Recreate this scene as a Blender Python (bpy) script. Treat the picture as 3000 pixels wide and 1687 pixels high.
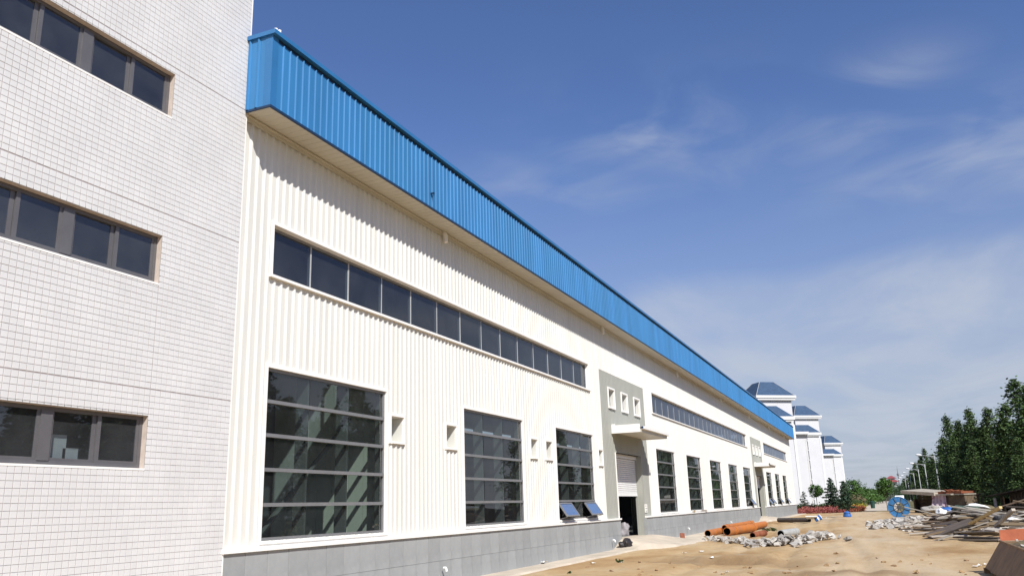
import bpy, math, random
import numpy as np
from mathutils import Vector, Matrix, noise as mnoise

for o in list(bpy.data.objects): bpy.data.objects.remove(o, do_unlink=True)
S = bpy.context.scene
C = S.collection
R = math.radians

# ------------------------------------------------------------------ camera
EYE = 1.66
FPX, YAW, PITCH, ROLL = 2450.09, .400139, .257861, -.032423      # px on a 3000 px wide picture
_f = Vector((math.cos(PITCH)*math.cos(YAW), math.cos(PITCH)*math.sin(YAW), math.sin(PITCH)))
_r = _f.cross(Vector((0, 0, 1))).normalized(); _u = _r.cross(_f)
_c, _s = math.cos(ROLL), math.sin(ROLL)
_r, _u = _c*_r + _s*_u, -_s*_r + _c*_u
cd = bpy.data.cameras.new('camera'); cam = bpy.data.objects.new('camera', cd); C.objects.link(cam)
cd.sensor_fit = 'HORIZONTAL'; cd.sensor_width = 36; cd.lens = FPX/3000*36
cd.clip_start = .1; cd.clip_end = 6000
cam.matrix_world = Matrix(((_r.x, _u.x, -_f.x, 0), (_r.y, _u.y, -_f.y, 0), (_r.z, _u.z, -_f.z, EYE), (0, 0, 0, 1)))
S.camera = cam

def ray(px, py): return _f*FPX + _r*(px-1500) - _u*(py-843.5)
def at(px, py, X=None, Y=None, Z=None):
    v = ray(px, py)
    k = X/v.x if X is not None else Y/v.y if Y is not None else (Z-EYE)/v.z
    return Vector((v.x*k, v.y*k, v.z*k+EYE))

# ------------------------------------------------------------------ sun, sky, exposure
SUN_DIR = Vector((.70, .72, -.92)).normalized()                   # the way the light travels
sl = bpy.data.lights.new('sun', 'SUN'); so = bpy.data.objects.new('sun', sl); C.objects.link(so)
sl.energy = 4.6; sl.angle = R(.55); sl.color = (1, .97, .915)
so.rotation_euler = SUN_DIR.to_track_quat('-Z', 'Y').to_euler(); so.location = (-30, -30, 60)

W = bpy.data.worlds.new('World'); S.world = W; W.use_nodes = True
nt = W.node_tree; nt.nodes.clear()
def N(t, tp, **kw):
    n = t.nodes.new(tp)
    for k, v in kw.items(): setattr(n, k, v)
    return n
def math_node(t, op, a, b=None, c=None, clamp=False):
    n = N(t, 'ShaderNodeMath', operation=op, use_clamp=clamp)
    for i, v in enumerate((a, b, c)):
        if v is None: continue
        if isinstance(v, (int, float)): n.inputs[i].default_value = v
        else: t.links.new(v, n.inputs[i])
    return n.outputs[0]
sky = N(nt, 'ShaderNodeTexSky', sky_type='NISHITA'); sky.sun_disc = False
sky.sun_elevation = math.asin(-SUN_DIR.z); sky.sun_rotation = math.atan2(-SUN_DIR.x, -SUN_DIR.y)
sky.altitude = 0; sky.air_density = 1.0; sky.dust_density = .5; sky.ozone_density = 2.2
tc = N(nt, 'ShaderNodeTexCoord'); nrm = N(nt, 'ShaderNodeVectorMath', operation='NORMALIZE'); nt.links.new(tc.outputs['Generated'], nrm.inputs[0])
sep = N(nt, 'ShaderNodeSeparateXYZ'); nt.links.new(nrm.outputs[0], sep.inputs[0])
zc = math_node(nt, 'MAXIMUM', sep.outputs[2], .02)
cx = math_node(nt, 'DIVIDE', sep.outputs[0], zc); cy = math_node(nt, 'DIVIDE', sep.outputs[1], zc)
comb = N(nt, 'ShaderNodeCombineXYZ'); nt.links.new(cx, comb.inputs[0]); nt.links.new(cy, comb.inputs[1])
def wnoise(scale, detail, dist, rough, mp=(1, 1, 1), rot=0, loc=(0, 0, 0)):
    m = N(nt, 'ShaderNodeMapping'); m.inputs['Scale'].default_value = mp; m.inputs['Rotation'].default_value = (0, 0, rot); m.inputs['Location'].default_value = loc
    nt.links.new(comb.outputs[0], m.inputs[0])
    n = N(nt, 'ShaderNodeTexNoise'); n.inputs['Scale'].default_value = scale; n.inputs['Detail'].default_value = detail
    n.inputs['Distortion'].default_value = dist; n.inputs['Roughness'].default_value = rough
    nt.links.new(m.outputs[0], n.inputs['Vector']); return n.outputs[0]
def wramp(v, a, b, lo=0., hi=1.):
    n = N(nt, 'ShaderNodeMapRange', interpolation_type='SMOOTHSTEP')
    n.inputs[1].default_value = a; n.inputs[2].default_value = b; n.inputs[3].default_value = lo; n.inputs[4].default_value = hi
    nt.links.new(v, n.inputs[0]); return n.outputs[0]
# thin cirrus wisps, and a sheet of cirrus that starts some way off over the far end of the site
spots = None
for (bx, by, sg, amp) in ((2.12, .45, .26, .95), (2.30, .30, .30, .5), (2.36, -.05, .24, .9), (2.72, -.30, .38, .85), (2.10, -.13, .16, .7), (2.9, -.62, .40, .8), (2.45, .78, .22, .55), (2.25, .95, .2, .4), (-1.6, 1.9, .9, .7), (1.2, -2.4, .8, .7), (-.6, -1.4, .7, .6)):
    d = N(nt, 'ShaderNodeVectorMath', operation='DISTANCE'); nt.links.new(comb.outputs[0], d.inputs[0]); d.inputs[1].default_value = (bx, by, 0)
    g = math_node(nt, 'MULTIPLY', math_node(nt, 'EXPONENT', math_node(nt, 'MULTIPLY', math_node(nt, 'POWER', math_node(nt, 'DIVIDE', d.outputs['Value'], sg), 2.), -1.)), amp)
    spots = g if spots is None else math_node(nt, 'MAXIMUM', spots, g)
n5 = wnoise(2.6, 7, .8, .52, (.8, .8, 1), .7, (1.3, .2, 0))
wisps = math_node(nt, 'MULTIPLY', spots, wramp(n5, .34, .80))
wisps = math_node(nt, 'MULTIPLY', wisps, .62)
n3 = wnoise(.55, 7, .6, .55, (.5, 1.2, 1), .15); n4 = wnoise(.9, 6, .4, .6, (.35, 1., 1), .2, (3, 2, 0))
dist = math_node(nt, 'ADD', cx, math_node(nt, 'MULTIPLY', math_node(nt, 'SUBTRACT', n3, .5), 2.6))
dist = math_node(nt, 'ADD', dist, math_node(nt, 'MULTIPLY', cy, -.10))
sheet = math_node(nt, 'MULTIPLY', wramp(dist, 3.4, 4.3), wramp(n4, .30, .68, .28, .72))
haze_f = wramp(sep.outputs[2], .0, .46, .70, .0)
cl = math_node(nt, 'MAXIMUM', wisps, sheet)
mx0 = N(nt, 'ShaderNodeMix', data_type='RGBA'); mx0.inputs[7].default_value = (3.5, 3.85, 4.6, 1)
tint = N(nt, 'ShaderNodeMix', data_type='RGBA', blend_type='MULTIPLY'); tint.inputs[0].default_value = 1; tint.inputs[7].default_value = (.84, .95, 1.28, 1)
nt.links.new(sky.outputs[0], tint.inputs[6])
nt.links.new(haze_f, mx0.inputs[0]); nt.links.new(tint.outputs[2], mx0.inputs[6])
mx = N(nt, 'ShaderNodeMix', data_type='RGBA'); mx.inputs[7].default_value = (5.3, 5.75, 6.6, 1)
nt.links.new(cl, mx.inputs[0]); nt.links.new(mx0.outputs[2], mx.inputs[6])
bg = N(nt, 'ShaderNodeBackground'); bg.inputs[1].default_value = .08; nt.links.new(mx.outputs[2], bg.inputs[0])
wo = N(nt, 'ShaderNodeOutputWorld'); nt.links.new(bg.outputs[0], wo.inputs[0])

vs = S.view_settings; vs.view_transform = 'Standard'; vs.look = 'None'; vs.exposure = .38; vs.gamma = 1; vs.use_curve_mapping = False

# ------------------------------------------------------------------ helpers
rnd = random.Random(7)
def lin(c):
    return tuple((v/12.92 if v <= .04045 else ((v+.055)/1.055)**2.4) for v in c)
def mat(name, col, rough=.6, var=.08, scale=3., bump=0., bscale=40., metal=0., spec=.3, stretch=(1, 1, 1), rand=0., detail=5, col2=None, ramp=(.35, .65), coat=0., island=0., bump_dist=.02):
    m = bpy.data.materials.new(name); m.use_nodes = True; t = m.node_tree; p = t.nodes['Principled BSDF']
    p.inputs['Roughness'].default_value = rough; p.inputs['Metallic'].default_value = metal; p.inputs['Specular IOR Level'].default_value = spec
    if coat: p.inputs['Coat Weight'].default_value = coat
    tcn = N(t, 'ShaderNodeTexCoord'); mp = N(t, 'ShaderNodeMapping'); mp.inputs['Scale'].default_value = stretch
    t.links.new(tcn.outputs['Object'], mp.inputs[0])
    nz = N(t, 'ShaderNodeTexNoise'); nz.inputs['Scale'].default_value = scale; nz.inputs['Detail'].default_value = detail; nz.inputs['Roughness'].default_value = .6
    t.links.new(mp.outputs[0], nz.inputs['Vector'])
    rp = N(t, 'ShaderNodeValToRGB'); rp.color_ramp.elements[0].position = ramp[0]; rp.color_ramp.elements[1].position = ramp[1]
    a = tuple(max(0, c*(1-var)) for c in col) + (1,); b = (tuple(min(1, c*(1+var)) for c in col) if col2 is None else tuple(col2)) + (1,)
    if col2 is not None: a = tuple(col) + (1,)
    rp.color_ramp.elements[0].color = a; rp.color_ramp.elements[1].color = b
    t.links.new(nz.outputs[0], rp.inputs[0]); out = rp.outputs[0]
    for amt, kind in ((rand, 'o'), (island, 'i')):
        if not amt: continue
        if kind == 'o': src = N(t, 'ShaderNodeObjectInfo').outputs['Random']
        else: src = N(t, 'ShaderNodeNewGeometry').outputs['Random Per Island']
        hv = N(t, 'ShaderNodeHueSaturation')
        t.links.new(math_node(t, 'MULTIPLY_ADD', src, 2*amt, 1-amt), hv.inputs['Value'])
        t.links.new(math_node(t, 'MULTIPLY_ADD', src, .03*min(1, amt*2), .5-.015*min(1, amt*2)), hv.inputs['Hue'])
        t.links.new(out, hv.inputs['Color']); out = hv.outputs[0]
    t.links.new(out, p.inputs['Base Color'])
    if bump:
        bn = N(t, 'ShaderNodeTexNoise'); bn.inputs['Scale'].default_value = bscale; bn.inputs['Detail'].default_value = 6
        t.links.new(tcn.outputs['Object'], bn.inputs['Vector'])
        bp = N(t, 'ShaderNodeBump'); bp.inputs['Strength'].default_value = bump; bp.inputs['Distance'].default_value = bump_dist
        t.links.new(bn.outputs[0], bp.inputs['Height']); t.links.new(bp.outputs[0], p.inputs['Normal'])
    return m
def glass(name, tint, ior=1.55, refl=.9, wav=.0, dust=.020):
    m = bpy.data.materials.new(name); m.use_nodes = True; t = m.node_tree; t.nodes.clear()
    tr = N(t, 'ShaderNodeBsdfTransparent'); tr.inputs[0].default_value = tint + (1,)
    gl = N(t, 'ShaderNodeBsdfGlossy'); gl.inputs['Color'].default_value = (tuple(refl) if isinstance(refl, tuple) else (refl,)*3) + (1,); gl.inputs['Roughness'].default_value = .015
    lw = N(t, 'ShaderNodeLayerWeight'); lw.inputs[0].default_value = .5; f0 = ((ior-1)/(ior+1))**2      # Schlick, alike from both sides
    frv = math_node(t, 'MULTIPLY_ADD', math_node(t, 'POWER', lw.outputs['Facing'], 5.), 1-f0, f0)
    ms = N(t, 'ShaderNodeMixShader'); o = N(t, 'ShaderNodeOutputMaterial')
    df = N(t, 'ShaderNodeBsdfDiffuse'); df.inputs[0].default_value = (.55, .57, .60, 1); md = N(t, 'ShaderNodeMixShader')
    tc2 = N(t, 'ShaderNodeTexCoord'); dn = N(t, 'ShaderNodeTexNoise'); dn.inputs['Scale'].default_value = 1.4; dn.inputs['Detail'].default_value = 5; t.links.new(tc2.outputs['Object'], dn.inputs['Vector'])
    t.links.new(math_node(t, 'MULTIPLY', dn.outputs[0], 2*dust), md.inputs[0])
    if wav:
        tcn = N(t, 'ShaderNodeTexCoord'); nz = N(t, 'ShaderNodeTexNoise'); nz.inputs['Scale'].default_value = 1.1; nz.inputs['Detail'].default_value = 1
        t.links.new(tcn.outputs['Object'], nz.inputs['Vector'])
        bp = N(t, 'ShaderNodeBump'); bp.inputs['Strength'].default_value = wav; bp.inputs['Distance'].default_value = .02
        t.links.new(nz.outputs[0], bp.inputs['Height']); t.links.new(bp.outputs[0], gl.inputs['Normal'])
    t.links.new(frv, ms.inputs[0]); t.links.new(tr.outputs[0], ms.inputs[1]); t.links.new(gl.outputs[0], ms.inputs[2])
    t.links.new(ms.outputs[0], md.inputs[1]); t.links.new(df.outputs[0], md.inputs[2]); t.links.new(md.outputs[0], o.inputs[0])
    return m

class MB:
    def __init__(s): s.v = []; s.f = []
    def quad(s, a, b, c, d):
        n = len(s.v); s.v += [tuple(a), tuple(b), tuple(c), tuple(d)]; s.f.append((n, n+1, n+2, n+3)); return s
    def poly(s, pts):
        n = len(s.v); s.v += [tuple(p) for p in pts]; s.f.append(tuple(range(n, n+len(pts)))); return s
    def box(s, x0, x1, y0, y1, z0, z1, M=None, ch=0.):
        if x1 < x0: x0, x1 = x1, x0
        if y1 < y0: y0, y1 = y1, y0
        if z1 < z0: z0, z1 = z1, z0
        p = [Vector((x, y, z)) for z in (z0, z1) for (x, y) in ((x0, y0), (x1, y0), (x1, y1), (x0, y1))]
        if M is not None: p = [M @ q for q in p]
        n = len(s.v); s.v += [tuple(q) for q in p]
        s.f += [tuple(n+i for i in q) for q in ((3, 2, 1, 0), (4, 5, 6, 7), (0, 1, 5, 4), (1, 2, 6, 5), (2, 3, 7, 6), (3, 0, 4, 7))]
        return s
    def tube(s, pts, rad, seg=10, caps=True, inner=None):
        pts = [Vector(p) for p in pts]
        rads = rad if isinstance(rad, (list, tuple)) else [rad]*len(pts)
        rings = []
        for i, p in enumerate(pts):
            d = (pts[min(i+1, len(pts)-1)] - pts[max(i-1, 0)]).normalized()
            a = d.orthogonal().normalized() if i == 0 else (rings_a - d*rings_a.dot(d)).normalized()
            rings_a = a; b = d.cross(a); n = len(s.v)
            for k in range(seg):
                t = 2*math.pi*k/seg; s.v.append(tuple(p + (a*math.cos(t) + b*math.sin(t))*rads[i]))
            rings.append(n)
        for i in range(len(rings)-1):
            for k in range(seg):
                k2 = (k+1) % seg; s.f.append((rings[i]+k, rings[i]+k2, rings[i+1]+k2, rings[i+1]+k))
        if caps:
            s.f.append(tuple(rings[0]+k for k in reversed(range(seg)))); s.f.append(tuple(rings[-1]+k for k in range(seg)))
        return s
    def mesh(s, name):
        m = bpy.data.meshes.new(name); m.from_pydata(s.v, [], s.f); m.update(); return m
    def build(s, name, material, parent=None, smooth=False, loc=None, **kw):
        return obj(name, s.mesh(name), material, parent, smooth, loc, **kw)
def obj(name, mesh, material=None, parent=None, smooth=False, loc=None, label=None, cat=None, group=None, kind=None):
    o = bpy.data.objects.new(name, mesh); C.objects.link(o)
    if material is not None and mesh is not None and not mesh.materials: mesh.materials.append(material)
    if smooth: mesh.polygons.foreach_set('use_smooth', [True]*len(mesh.polygons))
    if parent is not None: o.parent = parent
    if loc is not None: o.location = loc
    return tag(o, label, cat, group, kind)
def tag(o, label=None, cat=None, group=None, kind=None):
    for k, v in (('label', label), ('category', cat), ('group', group), ('kind', kind)):
        if v: o[k] = v
    return o
def thing(name, label, cat, loc=(0, 0, 0), rz=0, group=None):
    o = obj(name, None, loc=loc, label=label, cat=cat, group=group); o.rotation_euler = (0, 0, rz); return o
def part(name, parent, material, *boxes, **kw):
    m = MB()
    for b in boxes: m.box(*b)
    return m.build(name, material, parent, **kw)
def dup(o, parent=None, **kw):
    c = o.copy(); C.objects.link(c)
    if parent is not None: c.parent = parent
    for ch in o.children: dup(ch, c)
    return tag(c, **kw)

# ------------------------------------------------------------------ materials
M = {}
M['sheet'] = mat('cream_sheet', (.645, .635, .585), .42, .055, 2.2, stretch=(1.6, 1, .10), spec=.35, rand=.02, detail=8)
M['trim'] = mat('white_trim', (.82, .80, .76), .45, .04, 2)
M['blue'] = mat('blue_sheet', (.034, .175, .385), .40, .12, 1.2, spec=.45, stretch=(1.5, 1, .2), rand=.05, detail=7)
M['bluetrim'] = mat('blue_trim', (.028, .15, .35), .36, .08, 1, spec=.45)
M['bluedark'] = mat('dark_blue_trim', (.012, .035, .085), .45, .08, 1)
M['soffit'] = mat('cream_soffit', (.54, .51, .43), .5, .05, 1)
M['portal'] = mat('grey_green_sheet', (.318, .32, .283), .55, .05, 1.2, stretch=(1, 1, .4))
M['plinth'] = mat('grey_stone_tile', (.30, .31, .31), .62, .10, 2.2, bump=.15, bscale=60, rand=.07, detail=8)
M['plinthcore'] = mat('plinth_mortar', (.11, .11, .105), .8, .15, 6)
M['alu'] = mat('grey_aluminium', (.22, .22, .225), .42, .06, 3, metal=.25, spec=.5)
M['fin'] = mat('pale_post_paint', (.13, .14, .138), .5, .05, 3)
M['glass'] = glass('tinted_glass', (.50, .56, .54), 1.9, .86, .07)
M['glass2'] = glass('dark_tinted_glass', (.30, .34, .37), 1.95, (.66, .71, .80), .06, .032)
M['glass3'] = glass('grey_tinted_glass', (.45, .50, .52), 1.95, (.82, .85, .92), .05, .045)
M['glasssash'] = mat('blue_filmed_sash_glass', (.085, .15, .30), .18, .08, 3, spec=.6)
M['shutter'] = mat('white_shutter', (.74, .74, .73), .5, .04, 2)
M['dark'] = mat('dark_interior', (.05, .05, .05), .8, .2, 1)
M['inpanel'] = mat('interior_white_panel', (.66, .70, .62), .6, .05, 2)
M['inwall'] = mat('interior_wall', (.17, .185, .18), .7, .06, .6)
M['infloor'] = mat('interior_floor', (.22, .21, .20), .7, .15, .8)
M['inroof'] = mat('interior_roof', (.16, .18, .20), .7, .08, .5)
M['tile'] = mat('white_glazed_tile', (.625, .62, .612), .38, .045, 1.1, spec=.4, rand=.02, island=.022)
M['mortar'] = mat('tile_mortar', (.345, .31, .305), .85, .12, 8)
M['alubrown'] = mat('bronze_aluminium', (.135, .13, .135), .4, .06, 4, metal=.25, spec=.5)
M['reveal'] = mat('peach_reveal', (.50, .425, .365), .75, .10, 7)
M['concrete'] = mat('dusty_concrete', (.50, .43, .34), .85, .14, .9, bump=.3, bscale=18, detail=9)
M['white'] = mat('white_render', (.56, .555, .56), .7, .03, .4)
M['whitetrim'] = mat('white_cornice', (.64, .635, .625), .65, .03, 1)
M['roofblue'] = mat('slate_blue_roof', (.05, .085, .145), .8, .12, 1.5, spec=.1)
M['orange'] = mat('orange_pipe_paint', (.46, .15, .028), .6, .3, 1.8, bump=.1, col2=(.30, .13, .06), ramp=(.45, .75))
M['black'] = mat('black_inside', (.012, .011, .010), .8, .2, 3)
M['grey'] = mat('grey_concrete_pipe', (.34, .345, .33), .8, .12, 5, bump=.2)
M['darkpipe'] = mat('dark_brown_pipe', (.075, .065, .06), .7, .2, 5)
M['rubble'] = mat('rubble_concrete', (.40, .375, .34), .9, .22, 5, bump=.5, bscale=14, rand=.24)
M['rubble2'] = mat('rubble_stone', (.34, .32, .29), .9, .22, 5, bump=.5, bscale=14, rand=.28)
M['brick'] = mat('red_brick', (.28, .10, .06), .85, .2, 9, bump=.3)
M['lampmetal'] = mat('pale_lamp_metal', (.38, .385, .385), .45, .05, 3)
M['lamphead'] = mat('white_lamp_head', (.78, .78, .78), .4, .03, 3)
M['bark'] = mat('bark', (.16, .13, .10), .9, .25, 8, bump=.5, bscale=20)
M['poplar'] = mat('poplar_leaves', (.036, .062, .024), .6, .3, .35, spec=.2, island=.45, col2=(.080, .125, .035))
M['leaf'] = mat('green_leaves', (.040, .085, .020), .6, .3, .6, spec=.2, island=.40, col2=(.085, .16, .035))
M['leafdark'] = mat('dark_leaves', (.025, .050, .022), .6, .3, .6, spec=.2, island=.40, col2=(.050, .085, .035))
M['cedar'] = mat('cedar_needles', (.030, .058, .036), .7, .3, .8, spec=.2, island=.35, col2=(.060, .095, .055))
M['hedge'] = mat('hedge_leaves', (.035, .060, .018), .7, .3, .8, spec=.2, island=.40, col2=(.07, .10, .03))
M['brownhedge'] = mat('brown_scrub', (.15, .12, .065), .9, .3, .8, island=.4)
M['pink'] = mat('pink_petals', (.34, .085, .09), .7, .3, .8, island=.4, col2=(.28, .09, .06))
M['redorange'] = mat('orange_red_petals', (.24, .075, .035), .7, .3, .8, island=.4)
M['yellow'] = mat('yellow_petals', (.50, .42, .05), .7, .3, .8, island=.4)
M['soil'] = mat('dark_soil', (.12, .09, .06), .95, .2, 4)
M['rust'] = mat('rusty_brown_steel', (.28, .175, .095), .75, .25, 2.5, bump=.2, bscale=14, col2=(.18, .115, .07))
M['orangered'] = mat('red_orange_paint', (.43, .125, .06), .55, .15, 3)
M['spool'] = mat('blue_drum_paint', (.035, .14, .30), .45, .25, 2.0, island=.15)
M['spooldark'] = mat('dark_drum_steel', (.05, .06, .075), .6, .2, 4)
M['tarpblue'] = mat('blue_plastic', (.03, .12, .38), .45, .15, 4)
M['whiteplastic'] = mat('white_plastic', (.78, .78, .76), .5, .06, 4)
M['bag'] = mat('black_plastic_bag', (.03, .025, .025), .4, .2, 6, bump=.6, bscale=18)
M['cloth'] = mat('pink_cloth', (.50, .40, .44), .9, .2, 1.6, bump=.5, bscale=9, col2=(.20, .08, .15), ramp=(.52, .64))
M['shedbrick'] = mat('shed_brick', (.10, .075, .055), .9, .3, 6, bump=.5, bscale=12, col2=(.16, .12, .075))
M['shedwood'] = mat('shed_wood', (.055, .042, .032), .9, .3, 4, bump=.4, bscale=10)
M['slab'] = mat('pale_roof_slab', (.37, .33, .27), .9, .18, 2.5, bump=.4, bscale=12)
M['tilesred'] = mat('heap_of_red_tiles', (.22, .075, .035), .9, .3, 3, bump=.6, bscale=10, rand=.2)
M['netgreen'] = mat('green_netting', (.06, .085, .065), .95, .4, 3, bump=.8, bscale=10)
M['darkearth'] = mat('dark_grey_earth', (.10, .095, .09), .95, .35, 5, bump=.9, bscale=9, bump_dist=.08)
M['papersign'] = mat('white_sign', (.78, .77, .72), .6, .03, 4)
M['ink'] = mat('grey_ink', (.30, .29, .26), .8, .05, 4)
M['signyellow'] = mat('yellow_sign', (.50, .38, .07), .6, .1, 4)
M['redpaint'] = mat('red_paint', (.26, .07, .075), .5, .1, 3)
M['greenpaint'] = mat('green_paint', (.02, .06, .045), .5, .1, 3)
M['carpaint'] = mat('dark_green_vehicle', (.045, .05, .045), .5, .1, 3)
M['rubber'] = mat('tyre_rubber', (.02, .02, .02), .8, .1, 3)
M['clothgrey'] = mat('grey_sacking', (.30, .28, .29), .9, .2, 4, bump=.5)
WOODS = [mat('plank_grey', (.27, .245, .21), .85, .25, 3, stretch=(.4, 4, 4), rand=.22, bump=.3, bscale=25), mat('plank_brown', (.15, .105, .065), .85, .3, 3, stretch=(.4, 4, 4), rand=.25, bump=.3, bscale=25),
         mat('plank_dark', (.06, .048, .042), .85, .3, 3, stretch=(.4, 4, 4), rand=.25), mat('plank_tan', (.40, .30, .17), .8, .2, 3, stretch=(.4, 4, 4), rand=.15), mat('plank_pale', (.40, .36, .31), .85, .2, 3, stretch=(.4, 4, 4), rand=.15)]
M['yellowbeam'] = mat('fresh_yellow_timber', (.58, .43, .20), .75, .12, 4, stretch=(.4, 4, 4))

# ------------------------------------------------------------------ ground
def sm(a, b, x):
    t = min(1, max(0, (x-a)/(b-a))); return t*t*(3-2*t)
def pile(x, y):
    h = .55*math.exp(-((x-55)/8)**2)*sm(-.2, -4.0, y)*sm(-17, -11, y) + .50*math.exp(-((x-44)/6)**2)*sm(-1.8, -4.5, y)*sm(-15, -10, y)
    return h*(.75+.5*mnoise.noise(Vector((x*.4, y*.5, 2))))
RUTS = [(4.6, .9, .5), (2.9, .7, 1.3), (.9, .6, 2.2)]
def gz(x, y):
    if x < 4 or x > 175 or y < -40 or y > 9.2: amp = 0.
    else: amp = sm(4, 9, x)*(1-sm(130, 175, x))*sm(-40, -20, y)*(1-sm(8.4, 9.1, y))
    if amp == 0: return -.03
    h = .085*mnoise.noise(Vector((x*.16, y*.33, 1.7))) + .055*mnoise.noise(Vector((x*.5, y*.9, 5.1))) + .022*mnoise.noise(Vector((x*1.7, y*2.3, 9.)))
    for y0, w, ph in RUTS:
        d = y - y0 - .06*(x-20) - .5*math.sin(x*.09+ph)
        h -= .05*math.exp(-(d/.22)**2) - .03*math.exp(-((abs(d)-.42)/.2)**2)
    # a shallow trench scraped in front of the door with a spoil ridge
    d = x - (26.6 + .35*(y-4.9)); k = math.exp(-((y-4.9)/2.6)**2)
    h += k*(.10*math.exp(-((d-1.2)/.7)**2) - .14*math.exp(-(d/.9)**2))
    d = y - (2.6+.12*(x-24)); k = math.exp(-((x-25)/5.)**2)
    h += k*(.10*math.exp(-((d-.3)/.3)**2) - .11*math.exp(-(d/.4)**2))
    return -.03 + amp*(h*(1-.6*sm(60, 110, x)) - .01 + .8*pile(x, y))
def ground():
    xs = list(np.concatenate([[-1500, -600, -200, -80, -30, -10, 0, 4], np.arange(6, 60, .22), np.arange(60, 110, .6), np.arange(110, 180, 2.5), [190, 230, 300, 420, 700, 1200, 2500, 4500]]))
    ys = list(np.concatenate([[-2500, -800, -300, -120, -60, -40], np.arange(-34, -10, 1.2), np.arange(-10, 9.3, .18), [9.6, 11, 14, 25, 60, 150, 400, 1200, 2500]]))
    v = []; f = []
    for x in xs:
        for y in ys: v.append((x, y, gz(x, y)))
    ny = len(ys)
    for i in range(len(xs)-1):
        for j in range(ny-1): f.append((i*ny+j, (i+1)*ny+j, (i+1)*ny+j+1, i*ny+j+1))
    me = bpy.data.meshes.new('ground'); me.from_pydata(v, [], f); me.update()
    m = mat('sandy_soil', (.40, .255, .125), .95, .2, .35, detail=8); t = m.node_tree; p = t.nodes['Principled BSDF']
    tcn = N(t, 'ShaderNodeTexCoord')
    def nz(scale, det=6, st=(1, 1, 1), loc=(0, 0, 0)):
        mp = N(t, 'ShaderNodeMapping'); mp.inputs['Scale'].default_value = st; mp.inputs['Location'].default_value = loc; t.links.new(tcn.outputs['Object'], mp.inputs[0])
        n = N(t, 'ShaderNodeTexNoise'); n.inputs['Scale'].default_value = scale; n.inputs['Detail'].default_value = det; n.inputs['Roughness'].default_value = .62; t.links.new(mp.outputs[0], n.inputs['Vector']); return n.outputs[0]
    def ramp(v, *el):
        r = N(t, 'ShaderNodeValToRGB'); r.color_ramp.elements[0].position = el[0][0]; r.color_ramp.elements[0].color = el[0][1]+(1,)
        r.color_ramp.elements[1].position = el[-1][0]; r.color_ramp.elements[1].color = el[-1][1]+(1,)
        for q in el[1:-1]:
            e = r.color_ramp.elements.new(q[0]); e.color = q[1]+(1,)
        t.links.new(v, r.inputs[0]); return r.outputs[0]
    def mixc(fac, a, b):
        n = N(t, 'ShaderNodeMix', data_type='RGBA'); t.links.new(fac, n.inputs[0])
        for i, q in ((6, a), (7, b)):
            if isinstance(q, tuple): n.inputs[i].default_value = q+(1,)
            else: t.links.new(q, n.inputs[i])
        return n.outputs[2]
    def mr(v, a, b, lo=0., hi=1.):
        n = N(t, 'ShaderNodeMapRange', interpolation_type='SMOOTHSTEP')
        for i, q in enumerate((a, b, lo, hi)): n.inputs[i+1].default_value = q
        t.links.new(v, n.inputs[0]); return n.outputs[0]
    base = ramp(nz(.28, 9, (.55, 1, 1)), (.34, (.29, .175, .075)), (.47, (.40, .27, .135)), (.56, (.45, .325, .18)), (.66, (.49, .39, .255)))
    base = mixc(mr(nz(2.6, 8), .42, .72, 0, .45), base, (.32, .20, .10))
    base = mixc(mr(nz(.17, 6, (.6, 1.4, 1), (7, 3, 0)), .54, .68, 0, .6), base, (.37, .335, .275))        # pale cement dust patches
    base = mixc(mr(nz(14, 5), .60, .75, 0, .5), base, (.22, .14, .075))
    sp = N(t, 'ShaderNodeSeparateXYZ'); t.links.new(tcn.outputs['Object'], sp.inputs[0])
    far = mr(math_node(t, 'ADD', sp.outputs[0], math_node(t, 'MULTIPLY', nz(.1, 4), 14.)), 116, 128)
    green = ramp(nz(.5, 7), (.35, (.10, .095, .035)), (.65, (.20, .165, .075)))
    base = mixc(far, base, green)
    side = mr(math_node(t, 'ADD', sp.outputs[1], math_node(t, 'MULTIPLY', nz(.12, 4), 6.)), -12, -9, 1, 0)
    base = mixc(side, base, green)
    wob = math_node(t, 'MULTIPLY_ADD', nz(.6, 5), 3., -1.5)
    # pale, rolled-out vehicle track that swings from the walk to the near ground
    trk = math_node(t, 'ADD', math_node(t, 'ADD', sp.outputs[1], math_node(t, 'MULTIPLY_ADD', sp.outputs[0], -.022, .2)), math_node(t, 'MULTIPLY', wob, .5))
    base = mixc(math_node(t, 'MULTIPLY', mr(math_node(t, 'ABSOLUTE', trk), 2.3, .9, 0, .65), mr(nz(1.1, 6, (.25, 1.6, 1)), .30, .62, .35, 1.)), base, (.52, .41, .275))
    # dark soil, also standing in for the shade under the planks; brown freshly turned soil along the scraped trench
    scx = math_node(t, 'MULTIPLY', mr(sp.outputs[0], 38, 43), mr(sp.outputs[0], 78, 70)); scy = mr(math_node(t, 'ADD', sp.outputs[1], wob), -1.2, -2.6)
    base = mixc(math_node(t, 'MULTIPLY', math_node(t, 'MULTIPLY', scx, scy), .85), base, ramp(nz(3.5, 6), (.35, (.06, .048, .038)), (.65, (.21, .17, .125))))
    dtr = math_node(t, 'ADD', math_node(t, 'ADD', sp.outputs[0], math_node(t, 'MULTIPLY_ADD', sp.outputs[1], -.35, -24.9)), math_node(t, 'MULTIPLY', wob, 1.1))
    band = math_node(t, 'MULTIPLY', mr(math_node(t, 'ABSOLUTE', dtr), 1.7, .2), mr(math_node(t, 'ABSOLUTE', math_node(t, 'ADD', sp.outputs[1], -4.9)), 3.6, 1.6))
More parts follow.
